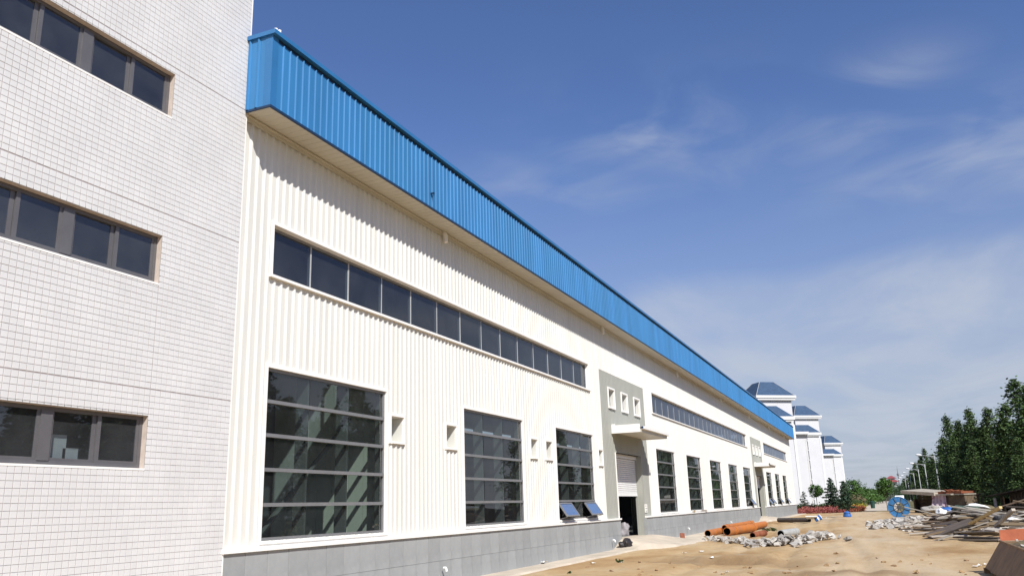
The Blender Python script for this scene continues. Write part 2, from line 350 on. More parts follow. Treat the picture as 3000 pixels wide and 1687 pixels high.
    dt2 = math_node(t, 'ADD', math_node(t, 'ADD', sp.outputs[0], math_node(t, 'MULTIPLY_ADD', sp.outputs[1], -.2, -21.6)), math_node(t, 'MULTIPLY', wob, .8))
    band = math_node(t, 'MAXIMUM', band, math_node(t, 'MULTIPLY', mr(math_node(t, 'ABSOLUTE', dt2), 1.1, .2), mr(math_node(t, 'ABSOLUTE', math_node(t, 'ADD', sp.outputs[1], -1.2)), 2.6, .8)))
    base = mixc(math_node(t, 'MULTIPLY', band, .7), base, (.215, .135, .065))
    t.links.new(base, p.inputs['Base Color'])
    bp = N(t, 'ShaderNodeBump'); bp.inputs['Strength'].default_value = .9; bp.inputs['Distance'].default_value = .05
    hsum = math_node(t, 'ADD', math_node(t, 'MULTIPLY', nz(5, 8), 1.), math_node(t, 'MULTIPLY', nz(22, 6), .35))
    t.links.new(hsum, bp.inputs['Height']); t.links.new(bp.outputs[0], p.inputs['Normal'])
    obj('ground', me, m, smooth=True, kind='structure')
ground()

# concrete apron along the hall, with the ramp up to the first door
def ramp_h(x, y, x0=34., x1=38.1, top=.35, run=2.3):
    k = sm(0, 1, 1-(9.9-y)/run) if y < 9.9 else 1.
    k *= sm(x0-1.5, x0, x) if y < 9.85 else (1 if x >= x0-.02 else sm(x0-1.5, x0, x))
    k *= 1-sm(x1, x1+4.5, x)
    return top*k
def apron_edge(x):
    e = 8.93 + .10*mnoise.noise(Vector((x*.35, 3, 0))) + .05*mnoise.noise(Vector((x*1.3, 8, 0)))
    e -= 1.35*sm(32.5, 36, x)*(1-sm(40, 47, x)) + .9*sm(75, 78, x)*(1-sm(81, 85, x))
    return e
def apron():
    v = []; f = []; xs = np.concatenate([np.arange(-8, 31, .5), np.arange(31, 46, .2), np.arange(46, 112, .6)]); ny = 13
    for x in xs:
        e = apron_edge(x)
        for j in range(ny):
            y = e + (9.93-e)*(j/(ny-1))**.8
            h = ramp_h(x, y) + ramp_h(x, y, 76.2, 80.2, .30, 2.)
            v.append((x, y, (.012 + h if j else -.30) + .006*mnoise.noise(Vector((x, y*2, 0)))))
    for i in range(len(xs)-1):
        for j in range(ny-1): f.append((i*ny+j, (i+1)*ny+j, (i+1)*ny+j+1, i*ny+j+1))
    me = bpy.data.meshes.new('pavement'); me.from_pydata(v, [], f); me.update(); obj('pavement', me, M['concrete'], smooth=True, kind='structure')
apron()

# ------------------------------------------------------------------ the long hall
HX0, HX1 = 11.08, 109.6
Z = lambda r: r + EYE
WZ0, WZ1 = 1.262, 4.285                       # tall windows
CZ0, CZ1 = Z(4.385), Z(5.35)                  # clerestory
SOF = 8.868; FTOP = 10.41; FY = 9.34
WIN = [12.09, 20.0, 26.96, 40.95, 47.95, 55.0, 62.1, 69.05, 83.5, 90.45, 97.6]; WW = 4.04
CLERE = [(12.09, 30.92), (40.82, 72.6), (83.4, 104.6)]
PORT = [32.35, 74.9]; PW = 6.97; PZ1 = Z(5.38)
DOOR = [(34.03, 38.05), (76.4, 80.42)]; DZ1 = 3.79
VENT = [(16.33, 16.88, 2.11, 1.55), (18.98, 19.54, 2.11, 1.55), (24.66, 25.21, 2.11, 1.55), (25.97, 26.53, 2.11, 1.55), (31.64, 32.16, 2.11, 1.55), (103.4, 104.3, 1.75, 1.1), (103.3, 104.1, .22, -.28)]
VENT = [(a, b, Z(d), Z(c)) for a, b, c, d in VENT]
PWIN = [(33.47, 34.30, Z(3.97), Z(4.71)), (35.43, 36.29, Z(3.98), Z(4.71)), (37.46, 38.38, Z(3.99), Z(4.71))]
PWIN2 = [(a+42.55, b+42.55, c, d) for a, b, c, d in PWIN]
hall = thing('industrial_hall', 'long cream ribbed metal hall with a blue fascia and grey stone plinth', 'hall', (HX0, 10, 0))
HB = Vector((HX0, 10, 0))
def hpart(mb, name, material, parent=None, **kw):
    if parent is None:
        mb.v = [(x-HB.x, y-HB.y, z-HB.z) for x, y, z in mb.v]; return mb.build(name, material, hall, **kw)
    mb.v = [(x-HB.x, y-HB.y, z-HB.z) for x, y, z in mb.v]; return mb.build(name, material, parent, **kw)
def hbox(name, material, *boxes, parent=None, **kw):
    m = MB()
    for b in boxes: m.box(*b)
    return hpart(m, name, material, parent, **kw)
PITCH_R = .2; PROF = [(.0, 0), (.055, 0), (.087, .034), (.117, .034), (.137, 0)]
def prof(u, PROF=PROF):
    u = u % PITCH_R
    pts = PROF + [(PITCH_R, 0)]
    for (a, p), (b, q) in zip(pts, pts[1:]):
        if a <= u <= b: return p + (q-p)*(u-a)/(b-a) if b > a else p
    return 0
PROF_F = [(.0, 0), (.072, 0), (.086, .026), (.104, .026), (.118, 0)]
def rib_sheet(xa, xb, za, zb, holes, y, org=HX0, sgn=-1, hgt=1., PROF=PROF):
    m = MB(); bs = {xa, xb}
    k = math.floor((xa-org)/PITCH_R)-1
    while org + k*PITCH_R < xb+.3:
        for a, _ in PROF:
            x = org + k*PITCH_R + a
            if xa < x < xb: bs.add(round(x, 5))
        k += 1
    for a, b, c, d in holes:
        for x in (a, b):
            if xa < x < xb: bs.add(x)
    bs = sorted(bs)
    for x0, x1 in zip(bs, bs[1:]):
        if x1-x0 < 1e-4: continue
        mid = (x0+x1)/2; iv = [(za, zb)]
        for a, b, c, d in holes:
            if a <= mid <= b:
                nv = []
                for p, q in iv:
                    if d <= p or c >= q: nv.append((p, q)); continue
                    if c > p: nv.append((p, c))
                    if d < q: nv.append((d, q))
                iv = nv
        y0 = y + sgn*prof(x0-org+1e-6, PROF)*hgt; y1 = y + sgn*prof(x1-org-1e-6, PROF)*hgt
        for p, q in iv: m.quad((x0, y0, p), (x1, y1, p), (x1, y1, q), (x0, y0, q))
    return m
def pieces(m):
    # pieces of a sheet that an opening has cut apart
    qs = [[m.v[i] for i in f] for f in m.f]; par = list(range(len(qs)))
    def find(a):
        while par[a] != a: a = par[a]
        return a
    ends = {}
    for i, q in enumerate(qs): ends.setdefault(round(q[0][0], 4), []).append(i)
    for i, q in enumerate(qs):
        for j in ends.get(round(q[1][0], 4), []):
            if min(q[2][2], qs[j][2][2]) - max(q[0][2], qs[j][0][2]) > .01: par[find(j)] = find(i)
    g = {}
    for i, q in enumerate(qs): g.setdefault(find(i), []).append(q)
    out = []
    for ql in g.values():
        mm = MB()
        for q in ql: mm.quad(*q)
        out.append(mm)
    return out
holes = [(x, x+WW, WZ0, WZ1) for x in WIN] + [(a, b, CZ0, CZ1) for a, b in CLERE] + VENT + [(x, x+PW, 0, PZ1) for x in PORT]
x = HX0
while x < HX1-.01:
    x1 = min(x+1., HX1)
    hh = [h for h in holes if h[1] > x and h[0] < x1]
    mb = rib_sheet(x, x1, 1.165, SOF, hh, 10.)
    for pc in pieces(mb): hpart(pc, 'wall_sheet', M['sheet'])
    x = x1
for pi, px0 in enumerate(PORT):
    ph = [(DOOR[pi][0], DOOR[pi][1], 0, DZ1)] + (PWIN if pi == 0 else PWIN2)
    x = px0
    while x < px0+PW-.01:
        x1 = min(x+1., px0+PW)
        mb = rib_sheet(x, x1, 1.165, PZ1, ph, 10.004, hgt=.5)
        for pc in pieces(mb): hpart(pc, 'portal_sheet', M['portal'])
        x = x1
# back side, roof and inside of the hall
hbox('rear_wall', M['inwall'], (HX0, HX1, 36, 36.2, 0, 8.9)); hbox('end_wall', M['sheet'], (HX1, HX1+.12, 10.0, 36.2, 0, 9.4))
hbox('party_wall', M['inwall'], (HX0-.1, HX0, 10.4, 36.2, 0, 9.4))
hbox('floor_slab', M['infloor'], (HX0, HX1, 10.02, 36, .05, .345))
m = MB(); m.quad((HX0, 9.5, 9.3), (HX1, 9.5, 9.3), (HX1, 23, 10.3), (HX0, 23, 10.3)).quad((HX0, 23, 10.3), (HX1, 23, 10.3), (HX1, 36.2, 9.3), (HX0, 36.2, 9.3)); hpart(m, 'roof', M['inroof'])
for k in range(14):
    xc = 18.6 + 7.0*k if k else 18.2
    if xc > HX1: break
    hbox('column', M['fin'], (xc-.16, xc+.16, 10.55, 10.60, .345, 9.), (xc-.02, xc+.02, 10.60, 10.92, .345, 9.), (xc-.16, xc+.16, 10.92, 10.97, .345, 9.))
hbox('partition', M['inwall'], (HX0, 26.0, 13.6, 13.72, .345, 6.2))
for k in range(7): hbox('partition_panel', M['inpanel'], (16.62, 16.68, 10.46+k*.425, 10.46+k*.425+.415, .345, 6.2))
m = MB(); m.tube([(12.4, 11.2, .4), (18., 11.3, 4.9)], .06, 6); hpart(m, 'brace', M['fin'])
hpart(MB().tube([(19.5, 12.2, 4.6), (25.5, 12.2, .5)], .05, 6), 'brace', M['fin'])
for xa in (26.5, 40.): hpart(MB().tube([(xa, 10.75, 4.6), (xa+7, 10.75, .6)], .05, 6), 'brace', M['fin'])

# tall windows
wroot = None
def tall_window(x0, sashes=()):
    w = obj('window', None, None, hall, loc=(x0-HX0, 0, 0))
    def P(name, material, *bx, parent=w, **kw):
        m = MB()
        for b in bx: m.box(*b)
        return m.build(name, material, parent, **kw)
    H = WZ1-WZ0; rh = H/5; cw = WW/3
    P('frame', M['alu'], (.0, .05, .012, .09, WZ0, WZ1), (WW-.05, WW, .012, .09, WZ0, WZ1), (.05, WW-.05, .012, .09, WZ1-.05, WZ1), (.05, WW-.05, .012, .09, WZ0, WZ0+.05))
    P('casing', M['trim'], (-.07, -.002, -.042, .02, WZ0-.02, WZ1+.07), (WW+.002, WW+.07, -.042, .02, WZ0-.02, WZ1+.07), (-.002, WW+.002, -.042, .02, WZ1+.002, WZ1+.07))
    P('sill', M['trim'], (-.07, WW+.07, -.072, .06, WZ0-.055, WZ0-.022), (-.07, WW+.07, -.046, .01, 1.166, WZ0-.056))
    for k in range(1, 5): P('transom', M['alu'], (.05, WW-.05, -.012, .07, WZ0+k*rh-.032, WZ0+k*rh+.032))
    for k in range(1, 3): P('post', M['fin'], (k*cw-.03, k*cw+.03, .075, .34, WZ0, WZ1))
    P('post', M['fin'], (WW-.02, WW+.05, .09, .24, WZ0, WZ1))
    for r_ in range(5):
        for c_ in range(3):
            if r_ == 0 and c_ in sashes: continue
            m = MB(); z0 = WZ0+r_*rh+.03; z1 = WZ0+(r_+1)*rh-.03; xa = c_*cw+(.05 if c_ == 0 else .006); xb = (c_+1)*cw-(.05 if c_ == 2 else .006)
            # each pane sits a hair out of true
            e = [rnd.uniform(-.004, .004) for _ in range(4)]
            m.quad((xa, .045+e[0], z0), (xb, .045+e[1], z0), (xb, .045+e[1]+e[2]-e[0], z1), (xa, .045+e[2], z1))
            m.build('pane', M['glass'], w)
    for c_ in sashes:
        s = obj('sash', None, None, w, loc=(c_*cw+.04, .0, Z(.135))); s.rotation_euler = (R(-34), 0, 0)
        sw = cw-.08; sh = .53
        P('sash_frame', M['alu'], (0, .045, -.03, .015, -sh, 0), (sw-.045, sw, -.03, .015, -sh, 0), (.045, sw-.045, -.03, .015, -.045, 0), (.045, sw-.045, -.03, .015, -sh, -sh+.045), parent=s)
        m = MB(); m.quad((.045, -.012, -sh+.045), (sw-.045, -.012, -sh+.045), (sw-.045, -.012, -.045), (.045, -.012, -.045)); m.build('sash_pane', M['glasssash'], s)
        m = MB()
        for xx in (.08, sw-.08): m.tube([(xx, -.30, -.44), (xx, -.06, -.50)], .008, 5)
        o = m.build('stay', M['alu'], w, loc=(c_*cw+.04, 0, Z(.135)))
    return w
for i, wx in enumerate(WIN):
    tall_window(wx, {2: (0, 2), 7: (2,), 8: (0, 2), 9: (2,), 10: (2,)}.get(i, ()))

# clerestory ribbons
for a, b in CLERE:
    w = obj('clerestory', None, None, hall, loc=(a-HX0, 0, 0)); L = b-a; n = round(L/1.37); p = L/n
    part('casing', w, M['trim'], (-.06, -.002, -.045, .13, CZ0-.02, CZ1+.07), (L+.002, L+.06, -.045, .13, CZ0-.02, CZ1+.07), (-.002, L+.002, -.045, .13, CZ1+.002, CZ1+.07))
    part('sill', w, M['trim'], (-.10, L+.10, -.085, .14, CZ0-.075, CZ0-.022))
    part('frame', w, M['alu'], (0, L, .10, .15, CZ1-.05, CZ1-.001), (0, L, .10, .15, CZ0-.02, CZ0+.04), (0, .045, .10, .15, CZ0+.04, CZ1-.05), (L-.045, L, .09, .15, CZ0+.04, CZ1-.05))
    for k in range(1, n): part('mullion', w, M['lampmetal'], (k*p-.02, k*p+.02, .113, .18, CZ0+.04, CZ1-.051))
    for k in range(n):
        m = MB(); e = [rnd.uniform(-.004, .004) for _ in range(3)]
        m.quad((k*p+.02, .12+e[0], CZ0+.03), ((k+1)*p-.02, .12+e[1], CZ0+.03), ((k+1)*p-.02, .12+e[1]+e[2]-e[0], CZ1-.04), (k*p+.02, .12+e[2], CZ1-.04)); m.build('pane', M['glass2'], w)

# small square openings and the slim windows over the doors
def reveal_box(name, a, b, z0, z1, dep, tw, tm, back, hang=True):
    w = obj(name, None, None, hall, loc=(a-HX0, 0, z0)); L = b-a; H = z1-z0
    part('casing', w, tm, (-tw, 0, -.055, .0, -tw, H+tw), (L, L+tw, -.055, .0, -tw, H+tw), (0, L, -.055, .0, H, H+tw))
    part('sill', w, tm, (0, L, -.075, .0, -tw, 0))
    part('reveal', w, M['sheet'], (0, .012, .001, dep, 0, H), (L-.012, L, .001, dep, 0, H), (.012, L-.012, .001, dep, 0, .012), (.012, L-.012, .001, dep, H-.012, H))
    m = MB(); m.quad((0, dep, 0), (L, dep, 0), (L, dep, H), (0, dep, H)); m.build('pane' if back != M['sheet'] else 'back_panel', back, w)
    return w
for a, b, c, d in VENT: reveal_box('wall_opening', a, b, c, d, .36, .05, M['trim'], M['inwall'])
for lst in (PWIN, PWIN2):
    for a, b, c, d in lst: reveal_box('slim_window', a, b, c, d, .16, .07, M['trim'], M['glass3'])

# doors, canopies
for di, (a, b) in enumerate(DOOR):
    d = obj('roller_door', None, None, hall, loc=(a-HX0, 0, 0)); L = b-a
    top = 3.62; bot = 2.10 if di == 0 else 2.85; n = int((top-bot)/.085)
    for k in range(n):
        z1 = top-k*.085
        m = MB(); m.poly([(.02, .30, z1), (.02, .27, z1-.02), (.02, .265, z1-.05), (.02, .28, z1-.084)]); q = m.v
        m = MB()
        for (p0, p1) in zip(q, q[1:]): m.quad(p1, (L-.02, p1[1], p1[2]), (L-.02, p0[1], p0[2]), p0)
        m.build('slat', M['shutter'], d)
    part('bottom_bar', d, M['shutter'], (.02, L-.02, .255, .30, bot-.06, top-n*.085-.002))
    part('shutter_box', d, M['trim'], (.0, L, .20, .55, 3.64, DZ1-.002))
    part('guide', d, M['trim'], (-.01, .05, .01, .34, .35, 3.64)); part('guide', d, M['portal'], (L-.04, L, .24, .34, .35, 3.64))
    part('jamb', d, M['trim'], (-.075, -.012, -.035, .02, 1.17, DZ1))
    part('jamb', d, M['portal'], (L+.002, L+.08, -.018, .34, .0, DZ1))
    part('threshold', d, M['concrete'], (-.0, L, -.14, .5, .10, .352))
    c = obj('canopy', None, None, hall, loc=(a-.36-HX0, 0, 0)); cl = 4.64; cy = -1.215
    m = MB(); e = .018
    m.poly([(0, 0, Z(2.93)), (0, cy, Z(2.885)), (cl, cy, Z(2.885)), (cl, 0, Z(2.93))]); m.build('soffit', M['soffit'], c)
    m = MB(); m.poly([(0, 0, Z(3.17)), (cl, 0, Z(3.17)), (cl, cy, Z(3.09)), (0, cy, Z(3.09))]); m.build('top_sheet', M['trim'], c)
    m = MB(); m.box(-e, 0, cy, -.01, Z(2.87), Z(3.20)).box(-e, .06, -.16, -.02, Z(3.20), Z(3.25)); m.build('side_fascia', M['trim'], c)
    m = MB(); m.box(cl, cl+e, cy, -.01, Z(2.87), Z(3.17)); m.build('side_fascia', M['trim'], c)
    m = MB(); m.box(0, cl, cy-e, cy, Z(2.87), Z(2.99)); m.build('front_fascia', M['soffit'], c)
    m = MB(); m.poly([(.14, cy-.12, Z(3.0)), (cl+.1, cy-.12, Z(3.0)), (cl+.1, cy-.12, Z(3.115)), (.14, cy-.12, Z(3.115))]).poly([(.14, cy-.12, Z(3.0)), (.14, cy, Z(2.99)), (cl+.1, cy, Z(2.99)), (cl+.1, cy-.12, Z(3.0))])
    m.poly([(.14, cy-.12, Z(3.0)), (.14, cy-.12, Z(3.115)), (.14, cy, Z(3.115)), (.14, cy, Z(2.99))]).poly([(cl+.1, cy-.12, Z(3.0)), (cl+.1, cy, Z(2.99)), (cl+.1, cy, Z(3.115)), (cl+.1, cy-.12, Z(3.115))])
    m.build('gutter', M['trim'], c)
    m = MB(); m.poly([(.136, cy-.11, Z(3.01)), (.136, cy-.11, Z(3.105)), (.136, cy-.01, Z(3.105)), (.136, cy-.01, Z(3.0))]); m.build('gutter_end', M['bluedark'], c)

# plinth
tiles = {}
def plinth_seg(a, b, n_ind):
    p = obj('plinth', None, None, hall, loc=(a-HX0, 0, 0)); L = b-a
    part('core', p, M['plinthcore'], (.004, L-.004, -.072, .0, -.3, 1.10))
    part('cap', p, M['trim'], (-.0, L+.03, -.135, .03, 1.102, 1.165))
    n = round(L/.565); w = L/n; rest = MB()
    for r_, (z0, z1) in enumerate(((-.1, .518), (.524, 1.098))):
        for k in range(n):
            if a+k*w < n_ind:
                key = (round(w, 4), r_)
                if key not in tiles: tiles[key] = MB().box(.005, w-.005, -.088, -.072, z0, z1).mesh('plinth_tile')
                o = obj('plinth_tile', tiles[key], M['plinth'], p, loc=(k*w, rnd.uniform(-.0025, .0025), 0))
            else: rest.box(k*w+.003, (k+1)*w-.003, -.088, -.072, z0, z1)
    for xe in (-.012, L): part('end_tile', p, M['plinth'], (xe, xe+.012, -.088, .05, -.1, 1.098))     # stone returns at the ends
    if rest.f: rest.build('plinth_tiles', M['plinth'], p, kind='stuff')
plinth_seg(HX0, 33.93, 999); plinth_seg(38.06, 76.32, 999); plinth_seg(80.5, HX1+.1, 94)
for px_, py_ in ((1304, 1666), (1799, 1583), (2018, 1547.6), (2142, 1529)):
    q = at(px_, py_, Y=9.80)
    m = MB(); m.tube([(q.x, 9.84, q.z+.03), (q.x, 9.78, q.z+.03), (q.x-.02, 9.755, q.z), (q.x-.02, 9.75, q.z-.05)], .028, 8); hpart(m, 'drain_spout', M['whiteplastic'])

# fascia, soffit, cap
x = HX0-.02; FX0 = x; FX1 = 109.95
while x < FX1-.01:
    x1 = min(x+1., FX1)
    hpart(rib_sheet(max(x, FX0+.16), x1, SOF+.03, FTOP-.165, [], FY, org=FX0+.02, PROF=PROF_F), 'fascia_sheet', M['blue'])
    m = MB(); k = 0
    pts = []
    for q in range(5):
        for u, h in ((0, 0), (.08, 0), (.09, .012), (.11, .012), (.12, 0)):
            if x+q*.2+u <= x1: pts.append((x+q*.2+u, h))
    pts.append((x1, 0))
    for (xa, ha), (xb, hb) in zip(pts, pts[1:]): m.quad((xa, FY+.02, SOF-ha+.012), (xb, FY+.02, SOF-hb+.012), (xb, 10., SOF-hb+.012), (xa, 10., SOF-ha+.012))
    hpart(m, 'soffit_sheet', M['soffit'])
    x = x1
hbox('fascia_cap', M['bluetrim'], (FX0-.05, FX1+.03, FY-.085, FY+.35, FTOP-.085, FTOP), (FX0-.05, FX0+.30, FY+.35, 10.2, FTOP-.085, FTOP))
hbox('fascia_gap_shade', M['bluedark'], (FX0+.01, FX1, FY+.012, FY+.03, FTOP-.20, FTOP-.086))  # dark strip standing in for the shade in the gap under the cap
hbox('fascia_edge', M['bluedark'], (FX0-.012, FX1+.01, FY-.022, FY+.02, SOF-.012, SOF+.03), (FX0-.012, FX0+.02, FY+.02, 9.88, SOF-.012, SOF+.03))
hbox('fascia_corner', M['bluetrim'], (FX0-.006, FX0+.16, FY-.006, FY, SOF+.03, FTOP-.085), (FX0-.006, FX0, FY, FY+.16, SOF+.03, FTOP-.085))
m = MB()
for ya, yb, h0, h1 in ((FY+.16, FY+.28, 0, 0), (FY+.28, FY+.296, 0, .03), (FY+.296, FY+.324, .03, .03), (FY+.324, FY+.34, .03, 0), (FY+.34, FY+.48, 0, 0), (FY+.48, FY+.496, 0, .03), (FY+.496, FY+.524, .03, .03), (FY+.524, FY+.54, .03, 0), (FY+.54, 10.0, 0, 0)):
    m.quad((FX0-h1, yb, SOF+.03), (FX0-h0, ya, SOF+.03), (FX0-h0, ya, FTOP-.085), (FX0-h1, yb, FTOP-.085))
hpart(m, 'fascia_return', M['blue'])
hbox('parapet_back', M['bluedark'], (FX0, FX1, FY+.28, FY+.33, SOF+.6, FTOP-.09)); hbox('fascia_end', M['bluetrim'], (FX1, FX1+.012, FY, 10.0, SOF+.03, FTOP-.085))
hbox('wall_head_trim', M['soffit'], (HX0, HX1, 9.945, 9.962, SOF-.105, SOF-.006), (HX0, HX1, 9.90, 9.945, SOF-.03, SOF-.006))
for bx in (18.9, 32.9, 46.9, 60.9, 74.9, 88.9, 102.9):
    m = MB(); m.tube([(bx, 9.93, SOF+.02), (bx, 9.88, SOF-.10), (bx-.03, 9.84, SOF-.30)], [.06, .07, .05], 8); hpart(m, 'drain_cowl', M['trim'])
for dx, h_ in ((.12, .06), (.02, .04)): hpart(MB().tube([(FX0+dx, FY-.045, FTOP), (FX0+dx, FY-.045, FTOP+h_)], .033, 6), 'bolt_head', M['trim'])
q = at(1265, 567, Y=FY-.03); m = MB(); m.box(q.x-.02, q.x+.02, FY-.10, FY, q.z-.015, q.z+.015).box(q.x-.015, q.x+.0, FY-.10, FY-.085, q.z-.08, q.z+.015); hpart(m, 'fascia_hook', M['bluedark'])

# notice beside the door
sg = thing('notice_sign', 'small white notice with grey lettering beside the open door', 'sign', (38.12, 9.975, Z(-.34)))
part('plate', sg, M['papersign'], (0, .40, -.012, .012, 0, .36))
for r_ in range(3):
    m = MB()
    for k in range(3 if r_ else 2): m.box(.05+k*.11, .12+k*.11, -.016, -.012, .26-r_*.11, .31-r_*.11)
    m.build('lettering', M['ink'], sg)
# things on the ledge
for k, (px_, l, mt, lab) in enumerate(((2034, .55, 3, 'short tan board offcut lying on the plinth ledge'), (2062, 1.3, 4, 'pale broken board lying along the plinth ledge under the fifth window'))):
    q = at(px_, 1494, Y=9.9); M2 = Matrix.Translation((q.x, 9.885, 1.175)) @ Matrix.Rotation(.15-.25*k, 4, 'Z')
    m = MB().box(-l/2, l/2, -.03, .06, 0, .05, M2).box(-l/2+.1, l/2-.25, -.05, .02, .05, .09, M2); m.build('board_offcut', WOODS[mt], label=lab, cat='board')
# just inside the open door
t_ = thing('yellow_placard', 'small yellow square placard standing just inside the open door', 'placard', (36.0, 10.75, .35))
m = MB(); Mx = Matrix.Translation((.1, 0, .62)) @ Matrix.Rotation(.5, 4, 'Y'); m.box(-.2, .2, -.01, .01, -.17, .17, Mx); m.build('board', M['signyellow'], t_)
m = MB(); m.box(-.07, .07, -.014, -.01, -.05, .05, Mx); m.build('symbol', M['ink'], t_)
m = MB(); m.tube([(-.35, .1, .45), (.05, .05, .55)], .02, 6).tube([(-.35, .1, 0), (-.35, .1, .45)], .02, 6).tube([(.1, .03, .0), (.1, .03, .6)], .02, 6); m.build('stand', M['alu'], t_)
def blob(name, material, rx, ry, rz, loc, seed=0, sub=2, amp=.25, flat=True, **kw):
    import bmesh
    bm = bmesh.new(); bmesh.ops.create_icosphere(bm, subdivisions=sub, radius=1)
    for v in bm.verts:
        n = mnoise.noise(v.co*1.3+Vector((seed*3.7, seed, 0))); n2 = mnoise.noise(v.co*3.1+Vector((seed, 5, 1)))
        v.co = v.co*(1+amp*n+amp*.4*n2); v.co = Vector((v.co.x*rx, v.co.y*ry, v.co.z*rz))
        if flat and v.co.z < -rz*.55: v.co.z = -rz*.55
    me = bpy.data.meshes.new(name); bm.to_mesh(me); bm.free()
    return obj(name, me, material, None, True, loc, **kw)
blob('sack', M['clothgrey'], .26, .22, .36, (38.0, 10.95, .35+.18), 3, 3, .6, label='pale grey sack slumped inside the open door', cat='sack')
blob('rubbish_bag', M['bag'], .36, .24, .22, (33.15, 9.55, .13), 5, 3, .75, label='black plastic bag dumped at the plinth corner by the door', cat='bag')
blob('rubbish_bag', M['bag'], .17, .13, .10, (33.9, 9.35, .10), 8, 3, .75, label='smaller dark rag beside the black bag near the ramp', cat='rag')

# ------------------------------------------------------------------ tiled building on the left
TX1, TY = 11.10, 9.91
tb = thing('tiled_building', 'white tiled building with ribbon windows at the left edge', 'building', (TX1, TY, 0))
TXL = -5.0; THI = 15.5
TROWS = [(Z(.743), Z(1.506)), (Z(3.55), Z(4.32)), (Z(6.36), Z(7.135))]; TWX0, TWX1 = 1.4, 9.365
TJ = [Z(1.906), Z(4.70), Z(7.255), Z(10.1)]; TVJ = 9.37
mc = MB(); xs = [TXL, TWX0, TWX1, TX1]
zs = [-.3] + [z for r_ in TROWS for z in r_] + [THI]
def tl(m): m.v = [(x-TX1, y-TY, z) for x, y, z in m.v]; return m
for i in range(len(zs)-1):
    for (xa, xb) in zip(xs, xs[1:]):
        if i % 2 == 1 and xa == TWX0: continue
        mc.quad((xa, TY, zs[i]), (xb, TY, zs[i]), (xb, TY, zs[i+1]), (xa, TY, zs[i+1]))
mc.quad((TX1, TY, -.3), (TX1, 30, -.3), (TX1, 30, THI), (TX1, TY, THI)).quad((TXL, TY, THI), (TX1, TY, THI), (TX1, 30, THI), (TXL, 30, THI)).quad((TXL, 30, -.3), (TXL, TY, -.3), (TXL, TY, THI), (TXL, 30, THI))
tl(mc).build('wall', M['mortar'], tb)
# tiles: chamfered, proud of the mortar; rows restart at every movement joint
PX_, PZ_ = (TX1-.002-TWX1)/17, .0912; g_ = .0046; gx_ = .0088
tm = {}
def tile_mesh(w, h):
    k = (round(w, 4), round(h, 4))
    if k not in tm:
        c = .002; m = MB(); y0, y1 = -.0, -.0055
        a = [(0, y0, 0), (w, y0, 0), (w, y0, h), (0, y0, h)]; b = [(c, y1, c), (w-c, y1, c), (w-c, y1, h-c), (c, y1, h-c)]
        m.v = a+b; m.f = [(4, 5, 6, 7), (0, 1, 5, 4), (1, 2, 6, 5), (2, 3, 7, 6), (3, 0, 4, 7)]; tm[k] = m
    return tm[k]
cells = []
zb = 0.; edges = TJ + [THI]; z_lo = .0
for ze in edges:
    n = max(1, round((ze-z_lo-.02)/PZ_)); ph = (ze-z_lo-.014)/n
    for r_ in range(n):
        z0 = z_lo+.007+r_*ph
        xr = TX1-.002; k = 0
        while xr > TXL+.2:
            xl = xr-PX_
            inwin = any(z0 < b-.012 and z0+ph > a+.012 for a, b in TROWS) and xl < TWX1-.004 and xr > TWX0+.02
            zt0, zt1 = z0, z0+ph
            if inwin:
                # cut tiles that straddle an opening's top or bottom edge
                for a, b in TROWS:
                    if z0 < a < z0+ph and a-z0 > .02: zt1 = a; inwin = False
                    if z0 < b < z0+ph and z0+ph-b > .02: zt0 = b; inwin = False
            vj = .005 if TROWS[0][1] < z0 < TROWS[1][0] and abs(xl-TWX1) < .01 else 0.
            if not inwin: cells.append((xl+gx_/2+vj, zt0+g_/2, PX_-gx_-vj, zt1-zt0-g_))
            xr = xl
    z_lo = ze
def proj(p):
    d = Vector(p)-Vector((0, 0, EYE)); w = d.dot(_f)
    if w <= 0: return None
    return 1500+FPX*d.dot(_r)/w, 843.5-FPX*d.dot(_u)/w
sc = []
for i, (x, z, w, h) in enumerate(cells):
    p = proj((x, TY, z)); q = proj((x+w, TY, z+h))
    ok = p and q and p[0] > 0 and p[1] < 1687 and q[1] > 0
    sc.append((abs((q[0]-p[0])*(q[1]-p[1])) if ok else 0, i))
big = set(i for _, i in sorted(sc, reverse=True)[:300])
rest = MB(); shared = {}
for i, (x, z, w, h) in enumerate(cells):
    t_ = tile_mesh(w, h)
    if i in big:
        k = (round(w, 4), round(h, 4))
        if k not in shared: shared[k] = t_.mesh('wall_tile')
        obj('wall_tile', shared[k], M['tile'], tb, loc=(x-TX1, rnd.uniform(-.0012, .0012), z))
    else:
        n = len(rest.v); dy = rnd.uniform(-.0012, .0012)
        rest.v += [(a+x-TX1, b+dy, c+z) for a, b, c in t_.v]; rest.f += [tuple(n+q for q in fc) for fc in t_.f]
rest.build('wall_tiles', M['tile'], tb, kind='stuff')
part('edge_strip', tb, M['trim'], (-.0015, .02, -.008, .3, 0, THI))
